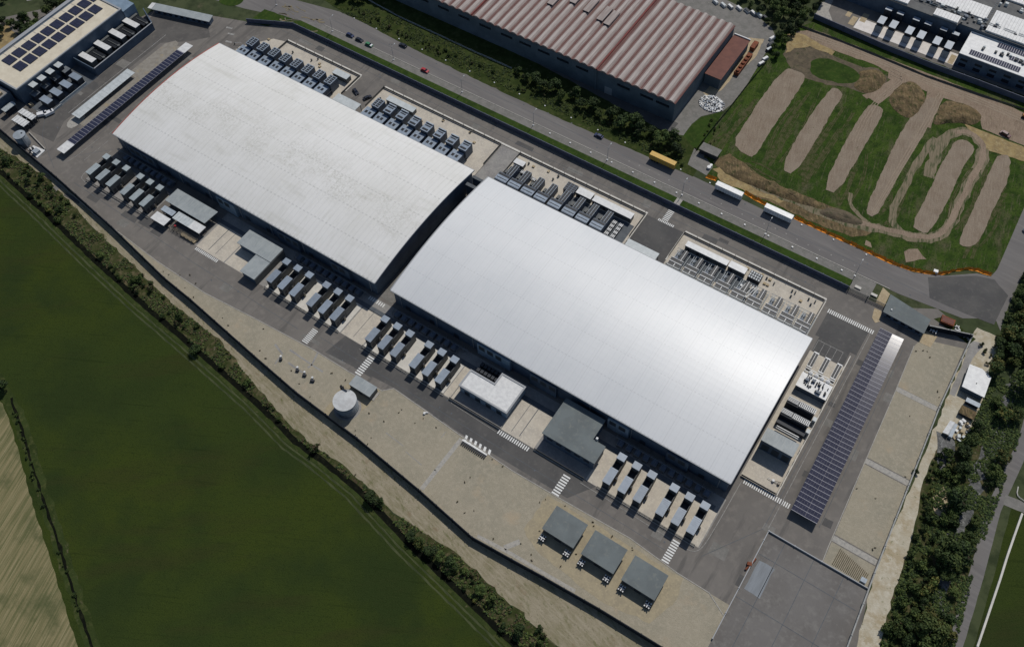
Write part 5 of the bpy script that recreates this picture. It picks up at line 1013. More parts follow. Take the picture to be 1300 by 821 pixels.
mb = MB()
for k in range(12): mb.beam((-48 + k * 7.4, 426.6, 10.9), (-42 + k * 7.4, 426.4, 10.9), .14); mb.beam((-48 + k * 7.4, 427.8, 10.9), (-42 + k * 7.4, 427.6, 10.9), .14)
for k in range(16): mb.beam((-11.8, 422 + k * 1.6, 10.9), (-12.8, 422 + k * 1.6, 10.9), .1)
part('pipework', mb, 'pale_metal', t)
t = thing('office_block', 'white roofed office block with two solar strips at the far data centre', 'office', (0, 411, 0))
parapet_roof(t, -16.3, 40, 402.6, 420.9, 7.9, 'white_metal', 'wall_steel', 'white_metal', .4)
for q in ((-12.3, 11.8, 404.6, 408.2), (-2.4, 11, 416.6, 420), (5, 14, 411, 414)):
    f = part('solar_strip', MB().box(*q, 8.1, 8.2), 'solar_frame', t); mb = MB(); x = q[0] + .1
    while x < q[1] - .9: mb.box(x, x + .85, q[2] + .1, (q[2] + q[3]) / 2 - .06, 8.205, 8.25).box(x, x + .85, (q[2] + q[3]) / 2 + .06, q[3] - .1, 8.205, 8.25); x += 1.1
    part('solar_panel', mb, 'solar_cell', f)
for k in range(7): x = -14.5 + k * 7; part('window', MB().box(x, x + 3.4, 402.5, 402.58, 4.6, 5.8), 'glass_dark', t); part('window', MB().box(x, x + 3.4, 402.5, 402.58, 1.4, 3.2), 'glass_dark', t)
for k in range(14): x = -10 + random.random() * 24; y = 409.5 + random.random() * 5; part('rooftop_unit', MB().box(x, x + 1.2, y, y + 1, 7.97, 9), random.choice(['gen_dark', 'pale_metal', 'gen_side']), t)
t0 = None
for k, x in enumerate((-58.4, -52.3, -44, -38, -30, -24)):
    L_ = ORD[k] + ' tall grey generator from the left in front of the distant data centre'
    if t0 is None:
        t0 = thing('generator', L_, 'generator', (x + 1.6, 412, 0), 'generators of the distant data centre'); part('body', MB().box(x + .1, x + 3.3, 405.8, 411.4, .1, 5.7), 'gen_dark', t0); part('roof', MB().box(x, x + 3.4, 405.6, 411.5, 5.705, 5.9), 'gen_roof', t0)
        part('intake_tower', MB().box(x, x + 3.4, 416.4, 418.8, .1, 6.3), 'gen_dark', t0); part('tower_roof', MB().box(x, x + 3.4, 416.3, 418.9, 6.305, 6.5), 'gen_roof', t0); part('middle_bay', MB().box(x + .3, x + 3.1, 411.6, 416.2, .1, 3), 'gen_dark', t0)
        part('front_panel', MB().box(x - .1, x + 3.5, 405.2, 405.55, .1, 4.2), 'trim_grey', t0)
    else: dup(t0, (x + 1.6, 412, 0), L_)
# ================================================================= TOP LEFT DATA CENTRE
t = thing('data_centre', 'cream roofed building with two columns of solar arrays at top left', 'data centre', (-402, 172, 0))
part('wall', MB().box(-416.2, -388.9, 137.5, 206.2, .06, 9.7), 'wall_steel', t); part('roof', MB().box(-415.4, -389.7, 138.3, 205.4, 9.705, 9.8), 'cream_roof', t)
mb = MB()
for q in ((-418.5, -416.3, 137, 214), (-416.2, -388.9, 205.5, 206.4), (-416.2, -388.9, 137.4, 138.2), (-389.6, -388.9, 138.2, 205.5)): mb.box(*q, 9.72, 10.3)
part('parapet', mb, 'trim_grey', t); part('wall', MB().box(-416.2, -388.6, 206.5, 214, .06, 8.4), 'wall_steel_light', t)
for i in range(10):
    for j in range(2):
        if (i == 9 and j == 1): continue
        y = 147.2 + i * 6.15 - (7 if 0 else 0); x = -411.9 + j * 8.1; f = part('solar_array', MB().box(x, x + 6.3, y, y + 5.1, 10, 10.12), 'gen_dark', t); mb = MB()
        for a in range(5): 
            for b in range(3): mb.box(x + .1 + a * 1.24, x + 1.24 + a * 1.24, y + .1 + b * 1.65, y + 1.66 + b * 1.65, 10.125, 10.17)
        part('solar_panel', mb, 'solar_cell', f)
for k in range(9): part('roof_joint', MB().box(-415.3, -412.6, 144.9 + k * 6.3, 145 + k * 6.3, 9.81, 9.9), 'trim_grey', t)
t = thing('generator_yard_wall', 'tall blue grey wall around the four white roofed generators at top left', 'wall', (-381, 190, 0))
part('panel', MB().box(-373.9, -373.5, 170.8, 210.6, .06, 4.9).box(-388.7, -374, 170.5, 170.9, .06, 4.9).prism([(-386, 216), (-373.9, 210.4), (-373.7, 210.8), (-385.8, 216.4)], .06, 4.9), 'wall_steel', t)
part('coping', MB().box(-374, -373.4, 170.8, 210.6, 4.905, 5), 'trim_grey', t)
t0 = None
for k, y in enumerate((173.3, 183.5, 193.6, 203.4)):
    L_ = ORD[k] + ' white roofed generator from the front inside the top left walled yard'
    if t0 is None:
        t0 = thing('generator', L_, 'generator', (-383, y + 1.5, 0), 'white roofed generators in the walled yard'); part('body', MB().box(-388.3, -378.5, y + .1, y + 3.1, .1, 4.4), 'gen_side', t0); part('roof', MB().box(-388.4, -378.3, y, y + 3.2, 4.405, 4.6), 'white_metal', t0)
        part('radiator', MB().box(-388.3, -377.5, y + 4.4, y + 8.4, .1, 3.2), 'fan_dark', t0); part('exhaust', MB().cyl(-377, y + 6.4, .1, 4, .7, 10), 'gen_side', t0); part('pipe_rack', MB().box(-388, -386.6, y + 3.3, y + 9, 3.3, 3.6).box(-385, -377.6, y + 6.2, y + 6.5, 3.3, 3.6), 'gen_side', t0)
    else: dup(t0, (-383, y + 1.5, 0), L_)
ni = 0
for x0, x1, y0, y1, rr in [(-394.2 + 5.4, -390.6 + 5.4, 0, 0, 0)][:0] + [(-394.3, -390.6, 162 - i * 7.2 + .1, 165.6 - i * 7.2, 'back') for i in range(4)] + [(-389.6, -385, 161.1 - i * 6.45, 165 - i * 6.45, 'middle') for i in range(4)] + [(-382, -375.5, 160.8 - i * 6.3, 164.2 - i * 6.3, 'front') for i in range(4)]:
    if rr == 'back': x0, x1 = -388.8 - 5.4 + 2.1 + 3.0, -388.8 + 3.1 - 2.7
    if rr == 'back': x0, x1 = -388.7, -388.7
    L_ = ORD[ni % 4] + ' grey cabin from the top in the ' + rr + ' column of the top left yard'
    ni += 1
    if rr == 'back': continue
    t = thing('equipment_cabin', L_, 'cabin', ((x0 + x1) / 2, (y0 + y1) / 2, 0), 'grey cabins in the top left yard')
    part('body', MB().box(x0 + .1, x1 - .1, y0 + .1, y1 - .1, .08, 3.7), 'gen_dark', t); part('roof', MB().box(x0, x1, y0, y1, 3.705, 3.95), 'gen_roof' if rr == 'front' else 'tank_side', t)
for k in range(4):
    y = 159.6 - k * 5.35; t = thing('wall_unit', ORD[k] + ' pale small roof from the top against the cream roofed building', 'canopy', (-387, y, 0), 'pale wall units in the top left yard'); part('roof', MB().box(-388.8, -385, y, y + 3.2, 8.4, 8.6), 'pale_metal', t); part('bracket', MB().box(-388.7, -385.4, y + .3, y + 2.9, 5.6, 8.38), 'gen_dark', t)
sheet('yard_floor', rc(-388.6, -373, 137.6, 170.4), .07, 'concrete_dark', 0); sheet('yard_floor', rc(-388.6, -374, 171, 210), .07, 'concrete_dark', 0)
t = thing('fence', 'pale broken fence line around the shaded yard of grey boxes', 'fence', (-373.5, 150, 0)); part('rail', MB().box(-374.4, -374.2, 147, 164, .07, 1.2).box(-373.3, -373.1, 138.5, 147, .07, 1.2).box(-380, -373.3, 137.2, 137.4, .07, 1.2), 'pale_metal', t)
for k, (x, y) in enumerate(((-373.6, 139.6), (-376, 137.2))): t = thing('van', ('upper' if not k else 'lower') + ' of two white vans parked at the corner of the shaded yard', 'van', (x, y, 0)); part('body', MB().hbeam(x, y, .5, 2.1, 4.6, 1.4, -.35 - k * .3), 'car_white', t); part('windscreen', MB().hbeam(x + .3, y + 1.2, 1.905, 1.8, .8, .05, -.35 - k * .3), 'glass_dark', t); part('wheels', MB().hbeam(x, y, .1, 2.2, 3.8, .4, -.35 - k * .3), 'rubber', t)
for q, lab in (((-392.4, -389.2, 127.2, 133.6), 'narrow pale fan canopy at the left edge of the frame'), ((-384, -374, 130.5, 133.6), 'upper white fan canopy beside the tall left tank'), ((-382.6, -373.8, 125.4, 129.2), 'lower white fan canopy beside the tall left tank')):
    t = thing('fan_canopy', lab, 'canopy', (q[0], q[2], 0)); mb = MB().box(*q, 3.6, 3.9)
    for k in range(5): xx = q[0] + (q[1] - q[0]) * (k + .5) / 5; mb.box(xx - .1, xx + .1, q[2], q[3] + (.5 if k % 2 else 0), 3.905, 4.1)
    part('roof', mb, 'white_metal' if q[0] > -390 else 'pale_metal', t)
    for x in (q[0] + .2, q[1] - .2):
        for y in (q[2] + .2, q[3] - .2): part('post', MB().box(x - .1, x + .1, y - .1, y + .1, .05, 3.59), 'fence_metal', t)
    part('pump_skid', MB().box(q[0] + .6, q[1] - .6, q[2] + .6, q[3] - .6, .06, 2.2), 'gen_dark', t)
t = thing('utility_building', 'dark walled building with cream roof units at the left frame edge', 'building', (-402, 130, 0)); part('wall', MB().box(-418, -394.6, 118, 136.4, .05, 7), 'wall_steel', t); part('roof', MB().box(-417.6, -395, 118.4, 136, 7.005, 7.1), 'concrete_grey', t)
for k in range(4): part('rooftop_unit', MB().box(-400 + (k % 2) * 2.4, -398.3 + (k % 2) * 2.4, 128 + (k // 2) * 3, 130.4 + (k // 2) * 3, 7.105, 8.4), 'sand', t)
solo('utility_box', MB().box(-386.5, -384.8, 137.9, 139.4, .08, 1.6), 'sand', 'small cream box in the shade below the cream roofed building', 'utility box')
#PART3
# ================================================================= VEGETATION
def crown_mesh(name, R, Hh, nleaf, size, mats, seed, clumps=9, zc=None, flat=.8):
    r = random.Random(seed); mb = MB(); cs = []
    for k in range(clumps):
        a = r.uniform(0, 6.28); d = R * (.62 * math.sqrt(r.random())); h = Hh * r.uniform(.35, .8)
        cs.append((d * math.cos(a), d * math.sin(a), h, R * r.uniform(.3, .52), r.choice([0, 0, 1]) if len(mats) > 1 else 0))
    for k in range(nleaf):
        cx, cy, cz, cr, mi = cs[r.randrange(len(cs))]
        v = Vector((r.gauss(0, 1), r.gauss(0, 1), r.gauss(0, 1) + .35)).normalized(); q = cr * (.55 + .5 * r.random())
        p = Vector((cx, cy, cz)) + Vector((v.x * q, v.y * q, v.z * q * flat)); p.z = max(.15, p.z)
        n = (v + Vector((r.gauss(0, .5), r.gauss(0, .5), r.gauss(0, .5)))).normalized(); u = n.orthogonal().normalized(); w_ = n.cross(u); s = size * r.uniform(.6, 1.3)
        an = r.uniform(0, 3.14); u, w_ = u * math.cos(an) + w_ * math.sin(an), w_ * math.cos(an) - u * math.sin(an)
        mb.add([tuple(p - u * s), tuple(p - w_ * s * .6), tuple(p + u * s), tuple(p + w_ * s * .6)], [(0, 1, 2, 3)], mi if r.random() < .8 else (1 - mi if len(mats) > 1 else 0))
    return mb.mesh(name, mats)
def trunk_mesh(name, Hh, r0, seed):
    r = random.Random(seed); mb = MB(); mb.beam((0, 0, 0), (.1, .05, Hh * .55), r0, 0, 7, r0 * .55)
    for k in range(6):
        a = r.uniform(0, 6.28); z = Hh * r.uniform(.28, .55); l = Hh * r.uniform(.2, .34); mb.beam((.05, .03, z), (l * math.cos(a), l * math.sin(a), z + l * .8), r0 * .4, 0, 5, r0 * .12)
    return mb.mesh(name, 'bark')
TREES = {}
for kind, mats in (('dark', ['leaf_dark', 'leaf_mid']), ('mid', ['leaf_mid', 'leaf_light']), ('light', ['leaf_light', 'leaf_yellow']), ('olive', ['leaf_mid', 'leaf_yellow'])):
    TREES[kind] = [(crown_mesh('crown', 4.0, 8.5, 1500, .42, mats, 10 * i + len(kind), 13), trunk_mesh('trunk', 8.5, .24, i)) for i in range(3)]
BUSH = {}
for kind, mats in (('dark', ['leaf_dark', 'leaf_mid']), ('mid', ['leaf_mid', 'leaf_light']), ('light', ['leaf_light', 'leaf_yellow']), ('brown', ['leaf_brown', 'leaf_mid'])):
    BUSH[kind] = [(crown_mesh('foliage', 1.7, 2.2, 330, .26, mats, 70 + 10 * i + len(kind), 7, flat=.7), trunk_mesh('stem', 1.6, .07, i + 5)) for i in range(3)]
def plant(name, table, kind, x, y, s, label, cat, group, sz=None, z=.05):
    cm, tm = random.choice(table[kind]); t = thing(name, label, cat, (x, y, z), group)
    t.rotation_euler = (0, 0, random.uniform(0, 6.28)); t.scale = (s * random.uniform(.9, 1.1), s * random.uniform(.9, 1.1), (sz or s) * random.uniform(.9, 1.1))
    for n_, me in ((cm.name.split('.')[0], cm), (tm.name.split('.')[0], tm)): o = bpy.data.objects.new(n_, me); col.objects.link(o); o.parent = t
    return t
def scatter(poly, dist, avoid=(), tries=4000, seed=3, mx=400):
    r = random.Random(seed); xs = [p[0] for p in poly]; ys = [p[1] for p in poly]; out = []
    for _ in range(tries):
        p = (r.uniform(min(xs), max(xs)), r.uniform(min(ys), max(ys)))
        if not inside(p, poly): continue
        if any((p[0] - q[0]) ** 2 + (p[1] - q[1]) ** 2 < dist * dist for q in out): continue
        if any((p[0] - q[0]) ** 2 + (p[1] - q[1]) ** 2 < q[2] ** 2 for q in avoid): continue
        out.append(p)
        if len(out) >= mx: break
    return out
random.seed(21)
# hedge strip along the ditch
strip = [(x, y) for x, y in vW] + [(x + .6, y + .8) for x, y in dW][::-1]
FR = [p for p in scatter(strip, 2.1, seed=5, tries=9000) if -440 < p[0] < -20]
keep = []
for x, y in FR:
    dens = (.42 if x < -215 else (.3 if x < -140 else (.2 if x < -118 else .5))) * (1.25 if mnoise.noise((x * .07, y * .07, 4)) > .05 else .4)
    if random.random() < dens: keep.append((x, y))
for x, y in keep:
    kind = random.choices(['dark', 'mid', 'light', 'brown'], [4, 4, .8, 2])[0]
    seg = ['near the left tank', 'below the leftmost generators', 'below the cream double ramp', 'below the stepped grey building', 'below the round water tank', 'near the lower frame edge'][min(5, int((x + 440) // 60)) if x < -140 else (4 if x < -115 else 5)]
    plant('bush', BUSH, kind, x, y, random.choice([.45, .6, .8, 1.0, 1.5]) * random.uniform(.85, 1.15), {'dark': 'dark green', 'mid': 'mid green', 'light': 'yellowish green', 'brown': 'brownish'}[kind] + ' bush in the ditch scrub strip ' + seg, 'bush', 'bushes of the scrub strip ' + seg)
def ground_cover(name, poly, n, size, mats, seed, z=.08):
    r = random.Random(seed); xs = [p[0] for p in poly]; ys = [p[1] for p in poly]; mb = MB(); k = 0
    while k < n:
        p = (r.uniform(min(xs), max(xs)), r.uniform(min(ys), max(ys)))
        if not inside(p, poly): continue
        k += 1
        if mnoise.noise((p[0] * .16, p[1] * .16, seed)) < -.12: continue
        s = size * r.uniform(.5, 1.4); a = r.uniform(0, 6.28); h = r.uniform(.1, .6); dx, dy = s * math.cos(a), s * math.sin(a)
        mb.add([(p[0] - dx, p[1] - dy, z), (p[0] + dy * .5, p[1] - dx * .5, z + h), (p[0] + dx, p[1] + dy, z + .1), (p[0] - dy * .5, p[1] + dx * .5, z + h)], [(0, 1, 2, 3)], r.randrange(len(mats)))
    return struct(name, mb, mats, 'stuff')
clip = [p for p in strip if -450 < p[0] < 0]
ground_cover('undergrowth', clip, 9000, .5, ['leaf_mid', 'leaf_light', 'leaf_dark', 'leaf_brown'], 1)
TP = [((249, 445), 'dark', .72, 'round dark tree standing alone over the ditch midway along the field'), ((472, 632), 'dark', .78, 'round dark tree over the ditch where the track narrows'), ((483, 640), 'dark', .5, 'small dark tree just right of the round dark tree over the ditch'),
      ((523, 682), 'dark', .62, 'first of the five ditch trees near the lower frame edge'), ((533, 690), 'olive', .66, 'second of the five ditch trees near the lower frame edge'), ((545, 700), 'dark', .72, 'third of the five ditch trees near the lower frame edge'), ((560, 708), 'mid', .6, 'fourth of the five ditch trees near the lower frame edge'), ((573, 722), 'dark', .85, 'last of the five ditch trees near the lower frame edge'),
      ((3, 494), 'dark', .85, 'dark tree at the left frame edge between green and stubble fields'), ((36, 232), 'dark', .5, 'small dark tree in the scrub near the tall left tank'), ((76, 268), 'dark', .5, 'small dark tree in the scrub below the pale generators'), ((8, 205), 'dark', .6, 'dark tree in the scrub at the left frame edge'),
      ((128, 325), 'mid', .45, 'small bright tree in the scrub facing the cream ramp'), ((610, 750), 'mid', .6, 'bright tree right of the five ditch trees'), ((660, 800), 'dark', .7, 'dark tree at the lower end of the beige track')]
for (x, y), k, s, lab in TP: q = W(x, y, 1); plant('tree', TREES, k, q[0], q[1], s, lab, 'tree', None, s * .8)
vg = P([(20, 525), (30, 560), (44, 605), (60, 655), (80, 715), (100, 775)])
for i in range(34):
    j = random.randrange(len(vg) - 1); t_ = random.random(); x = vg[j][0] * (1 - t_) + vg[j + 1][0] * t_ + random.uniform(-1.6, 1.6); y = vg[j][1] * (1 - t_) + vg[j + 1][1] * t_
    plant('bush', BUSH, random.choice(['dark', 'mid', 'mid']), x, y, random.uniform(.25, .6), 'low bush on the verge between the green and stubble fields', 'bush', 'verge bushes')
# warehouse trees
wt = [(-189, 282, .7), (-184, 284.5, .9), (-178, 281.5, .85), (-173, 284.5, .95), (-167, 281, .75), (-162, 284.5, .95), (-156.5, 281.5, .8), (-151, 284.2, 1.0), (-146, 280.5, .6), (-140.5, 283, 1.05), (-134, 281.2, 1.1), (-128.5, 284.2, 1.1), (-123.5, 280.8, 1.0), (-119, 284, .75), (-113, 281.3, 1.05), (-107.5, 284, 1.05), (-103.5, 280.5, .85), (-195, 284, .6)]
NUM = ['1st', '2nd', '3rd'] + ['%dth' % i for i in range(4, 40)]
for i, (x, y, s) in enumerate(sorted(wt)): plant('tree', TREES, random.choice(['dark', 'dark', 'dark', 'mid']), x, y, s, NUM[i] + ' dark tree from the left in the row between warehouse and public road', 'tree', 'tree row beside the warehouse', s * .85)
for i in range(70):
    x = random.uniform(-300, -97); y = 274.5 + random.random() * 4.5; plant('bush', BUSH, random.choice(['dark', 'mid', 'mid', 'brown']), x, y, random.uniform(.35, .9), 'low bush on the grass verge below the warehouse tree row', 'bush', 'verge bushes below the warehouse')
ground_cover('verge_weeds', [(-300, 273), (-100, 273), (-100, 285), (-300, 285)], 5000, .5, ['leaf_mid', 'leaf_light', 'leaf_dark'], 4)
# woods on the right
STW = P([(1272, 545), (1258, 575), (1245, 598), (1228, 640), (1217, 665), (1207, 700)])
avoid = [(x, y, 3.6) for x, y in dense(STW, 2.5, 0, False)] + [(x, y, 5.5) for x, y in dense(lane, 4, 0, False)] + [(52, 237, 8.2), (52, 224, 6), (52, 213, 5.5)]
wood = P([(1284, 388), (1310, 375), (1345, 400), (1325, 470), (1305, 540), (1283, 590), (1262, 640), (1240, 705), (1222, 770), (1205, 830), (1140, 850), (1152, 790), (1180, 722), (1196, 680), (1212, 640), (1216, 590), (1226, 556), (1246, 530), (1258, 490), (1264, 440), (1276, 410)])
WD = [p for p in scatter(wood, 4.3, avoid, 12000, 9, 260) if mnoise.noise((p[0] * .09, p[1] * .09, 7)) > -.28]
for x, y in WD:
    k = random.choices(['dark', 'mid', 'olive', 'light'], [4, 4, 2.4, 1])[0]; s = random.choice([.45, .6, .8, 1.0, 1.2]) * random.uniform(.9, 1.1); zn = ['at the lower frame edge', 'beside the earth clearing', 'beside the junk pile', 'behind the white barn', 'next to the road junction'][0 if y < 160 else 1 if y < 195 else 2 if y < 222 else 3 if y < 250 else 4]
    plant('tree', TREES, k, x, y, s, {'dark': 'dark green', 'mid': 'mid green', 'olive': 'olive green', 'light': 'pale yellowish'}[k] + ' tree of the streamside wood ' + zn, 'tree', 'trees of the streamside wood ' + zn + ', ' + k, s * .85)
und = P([(1276, 395), (1345, 400), (1283, 590), (1240, 712), (1205, 850), (1110, 850), (1142, 735), (1160, 690), (1176, 640), (1188, 600), (1226, 556), (1256, 490)])
ground_cover('wood_undergrowth', und, 16000, .6, ['leaf_mid', 'leaf_dark', 'leaf_light'], 6)
fr = P([(1180, 590), (1198, 566), (1210, 590), (1216, 640), (1206, 680), (1190, 720), (1170, 830), (1112, 830), (1128, 790), (1146, 730), (1160, 690), (1172, 630)])
for x, y in scatter(fr, 2.4, [(x_, y_, 3.5) for x_, y_ in P([(1196, 625), (1198, 640), (1193, 650)])], 6000, 12, 190): kk = random.choice(['dark', 'mid', 'mid', 'light']); zz = 'by the rubble slope' if y > 180 else ('near the parking apron' if y > 150 else 'at the lower frame edge'); plant('bush', BUSH, kk, x, y, random.choice([.5, .8, 1.1, 1.7]), {'dark': 'dark green', 'mid': 'mid green', 'light': 'yellowish'}[kk] + ' bush between pale dirt track and streamside wood ' + zz, 'bush', 'bushes of the wood fringe ' + zz)
for x, y in P([(1262, 440), (1257, 452), (1250, 447), (1262, 458), (1253, 462), (1266, 428), (1245, 438)]): plant('bush', BUSH, 'brown', x, y, random.uniform(.5, .9), 'sparse brownish bush between the white barn and the junction', 'bush', 'brownish bushes above the barn')
q = W(1163, 598, 1); plant('bush', BUSH, 'dark', q[0], q[1], .9, 'lone dark bush against the thin grey wall of the gravel beds', 'bush', None)
for x, y in scatter(P([(1285, 386), (1300, 345), (1330, 330), (1345, 400), (1300, 420)]), 3.2, (), 600, 8, 30): plant('tree', TREES, random.choice(['dark', 'mid']), x, y, random.uniform(.5, .8), 'tree in the thicket beside the junction, right of the white van', 'tree', 'trees of the junction thicket')
# top left and top right woods
tl = P([(-30, -30), (90, -30), (84, 8), (52, 34), (36, 46), (22, 38), (14, 44), (-30, 50)])
for x, y in scatter(tl, 4.6, [(a, b, 9) for a, b in P([(30, 4), (14, 14), (44, 10)])], 3000, 2, 90): k = random.choice(['dark', 'mid', 'dark']); plant('tree', TREES, k, x, y, random.uniform(.5, .95), ('dark' if k == 'dark' else 'mid green') + ' tree behind the cream roofed building at top left', 'tree', 'trees behind the cream roofed building, ' + k)
tr = P([(925, -25), (1062, -25), (1046, 6), (1032, 22), (1018, 34), (1006, 46), (996, 62), (984, 74), (980, 62), (988, 46), (976, 30), (955, 18), (935, 6)])
for x, y in scatter(tr, 4.4, (), 5000, 6, 120): k = random.choice(['dark', 'dark', 'mid']); plant('tree', TREES, k, x, y, random.uniform(.45, .9), ('dark' if k == 'dark' else 'mid green') + ' tree in the belt between the works yard and distant data centre', 'tree', 'trees of the yard belt, ' + k)
for x, y in scatter(P([(415, -25), (470, -25), (462, 4), (430, 6)]), 4.2, (), 800, 6, 20): plant('tree', TREES, 'dark', x, y, random.uniform(.5, .8), 'dark tree by the public road at the top edge left of the warehouse', 'tree', 'trees at the top edge')
for x, y in scatter(P([(893, 170), (905, 150), (915, 160), (905, 190), (893, 205)]), 2.6, (), 800, 6, 14): plant('bush', BUSH, 'brown', x, y, random.uniform(.3, .6), 'low brownish shrub along the works yard fence', 'bush', 'shrubs along the works yard fence')
# weeds on the gravel
WP = ZC(1, 0, (600, 455), (617, 482), (830, 660), (858, 675), (915, 678), (965, 677), (995, 720), (940, 742), (983, 790)) + ZC(2, 0, (1130, 175), (1160, 213)) + ZC(2, 1, (20, 340), (50, 380), (38, 230), (180, 442), (220, 508), (275, 575), (385, 455), (455, 490), (575, 658), (650, 700), (505, 745), (505, 770), (585, 783), (567, 815), (740, 640), (725, 655), (808, 708), (915, 730), (850, 685)) \
    + ZC(3, 1, (910, 225), (1088, 263), (1060, 288), (1022, 387), (1107, 432), (1060, 443), (1200, 172), (1253, 208), (505, 250), (1205, 575)) + ZC(3, 2, (140, 390), (170, 375), (270, 408), (410, 490), (415, 510), (610, 620), (612, 632), (140, 535), (325, 652), (508, 563), (45, 600), (97, 655), (100, 685), (247, 715)) \
    + ZC(2, 3, (750, 343), (787, 340), (808, 345), (822, 375), (860, 548), (868, 577), (720, 672)) + ZC(3, 3, (450, 320), (545, 370), (530, 630), (543, 620), (697, 260))
wm = [crown_mesh('weed_tuft', .55, .5, 40, .16, ['leaf_brown', 'leaf_brown'], 300 + i, 3) for i in range(2)]
for x, y in P(WP): o = bpy.data.objects.new('weed_tuft', random.choice(wm)); col.objects.link(o); o.location = (x, y, .07); o.rotation_euler = (0, 0, random.uniform(0, 6)); s = random.uniform(.6, 1.1); o.scale = (s, s, s); tag(o, 'small brown weed tuft growing alone on the pale gravel', 'weed', 'weed tufts on the gravel')
mb = MB()
for a in ([(349, 437), (359, 450)], [(357, 451), (349, 462)], [(368, 444), (396, 463), (410, 472)], [(404, 447), (396, 463), (391, 467)], [(366, 460), (384, 473)]): ribbon(mb, P(a), .8, .075, .3)
for a in ([(560, 555), (566, 548)], [(490, 549), (512, 566)], [(515, 573), (535, 590)]): ribbon(mb, P(a), .3, .075, .1)
struct('trench_scar', mb, 'concrete_grey')
for k, (x, y, lab) in enumerate(((357, 453, 'white well head beside the crossing trench scars'), (378, 467, 'small white well head between the trench scars and dark pumps'), (387, 473, 'white well head left of the pair of dark pumps'), (397, 480, 'white well head with the largest dark pump beside it'))):
    q = W(x, y); t = thing('well_head', lab, 'well head', (q[0], q[1], .06)); part('cap', MB().cyl(q[0], q[1], .07, .9, .45, 10), 'white_metal', t); part('pump', MB().hbeam(q[0] + .9, q[1] - 1.1, .07, 1.1 + .2 * k, .8, 1.0, .4), 'gen_dark', t)
solo('hydrant', MB().cyl(*W(539, 525), .07, .8, .5, 10).hbeam(*W(541, 524), .07, 1.6, .4, .6, .5), 'white_metal', 'white hydrant post on the gravel edge below the generators facing the round tank', 'hydrant')
t = thing('rack', 'dark slatted rack lying on the gravel edge below the white hatch marking', 'rack', (-98.5, 107.4, 0)); mb = MB()
for k in range(14): mb.box(-104 + k * .8, -103.5 + k * .8, 106.6, 107.9, .07, .8)
part('slats', mb, 'gen_dark', t); part('rail', MB().box(-104.2, -93, 108.05, 108.35, .07, .5), 'white_metal', t)
mb = MB()
for k in range(20): mb.beam((31.5 + k * .6, 140.4 - k * .03, .3), (31.8 + k * .6, 147 - k * .16, .3), .12)
solo('pipe_rows', mb, 'earth_dark', 'parallel dark pipes laid on the gravel bed corner by the parking apron', 'pipes')
solo('crate', MB().box(41.6, 43.6, 139.9, 141.6, .07, 1.2), 'chill_pale', 'pale blue crate in the corner where the grey wall meets the apron wall', 'crate')
mb = MB()
for x0 in (14.6, 25.5, 36.5): mb.flat(rc(x0, x0 + .2, 95, 138.5), .1)
for y0 in (112, 129.8): mb.flat(rc(8.2, 44.5, y0, y0 + .2), .105)
struct('apron_joint', mb, 'concrete_dark')
sheet('blue_patch', rc(9.4, 15.5, 116, 128), .1, 'tank_side', .5); 
solo('pipe_cluster', MB().beam((7, 122, .5), (8.4, 127.5, .5), .35, n=6).hbeam(7.3, 124.5, .1, 1.6, 1.2, 1.1, .3), 'rust', 'rusty pipe cluster at the corner of the parking apron wall', 'pipework')
# ================================================================= VEHICLES
def car(x, y, ang, m, label, cat='car', L=4.4, Wd=1.8, Hc=1.45, van=False):
    t = thing('parked_car' if cat == 'car' else cat, label, cat, (0, 0, 0))
    nose = 1.0 if not van else .6; tail = .5 if not van else .05; mb = MB(); h0 = .75 if not van else 1.0
    prof = [(-L / 2, .32), (L / 2, .32), (L / 2, .68), (L / 2 - .15, h0 + .02), (L / 2 - nose, h0 + .12), (-L / 2 + .1, h0 + .15), (-L / 2, .8)]
    n = len(prof); mb.v += [(px_, -Wd / 2, pz) for px_, pz in prof] + [(px_, Wd / 2, pz) for px_, pz in prof]
    for i in range(n): j = (i + 1) % n; mb.f.append([i, j, n + j, n + i]); mb.m.append(0)
    mb.f.append(list(range(n))[::-1]); mb.m.append(0); mb.f.append([n + i for i in range(n)]); mb.m.append(0)
    b = part('body', mb, m, t)
    c0, c1 = -L / 2 + tail, L / 2 - nose - .1; mb = MB(); a = Wd / 2 - .08; a2 = Wd / 2 - .25; z0, z1 = h0 + .13, Hc
    mb.add([(c0, -a, z0), (c1, -a, z0), (c1, a, z0), (c0, a, z0), (c0 + .3, -a2, z1 - .04), (c1 - .55, -a2, z1 - .04), (c1 - .55, a2, z1 - .04), (c0 + .3, a2, z1 - .04)], [(0, 1, 5, 4), (1, 2, 6, 5), (2, 3, 7, 6), (3, 0, 4, 7), (4, 5, 6, 7)])
    part('windows', mb, 'glass_dark', t); part('roof', MB().box(c0 + .33, c1 - .6, -a2, a2, z1 - .035, z1), m, t)
    for sx in (-1, 1):
        for sy in (-1, 1): w_ = MB().beam((sx * L * .31, sy * (Wd / 2 - .2), .33), (sx * L * .31, sy * (Wd / 2 + .02), .33), .33, n=10); part('wheel', w_, 'rubber', t)
    for sy in (-1, 1): part('headlight', MB().box(L / 2, L / 2 + .03, sy * Wd * .36 - .18, sy * Wd * .36 + .18, .55, .7), 'white_metal', t)
    t.location = (x, y, .06); t.rotation_euler = (0, 0, ang); return t
A = math.radians
car(-283.4, 261.4, A(0), 'car_blue', 'dark blue car, rear one of three cars in line on the public road')
car(-277.1, 261.2, A(1), 'car_black', 'black car, middle one of three cars in line on the public road')
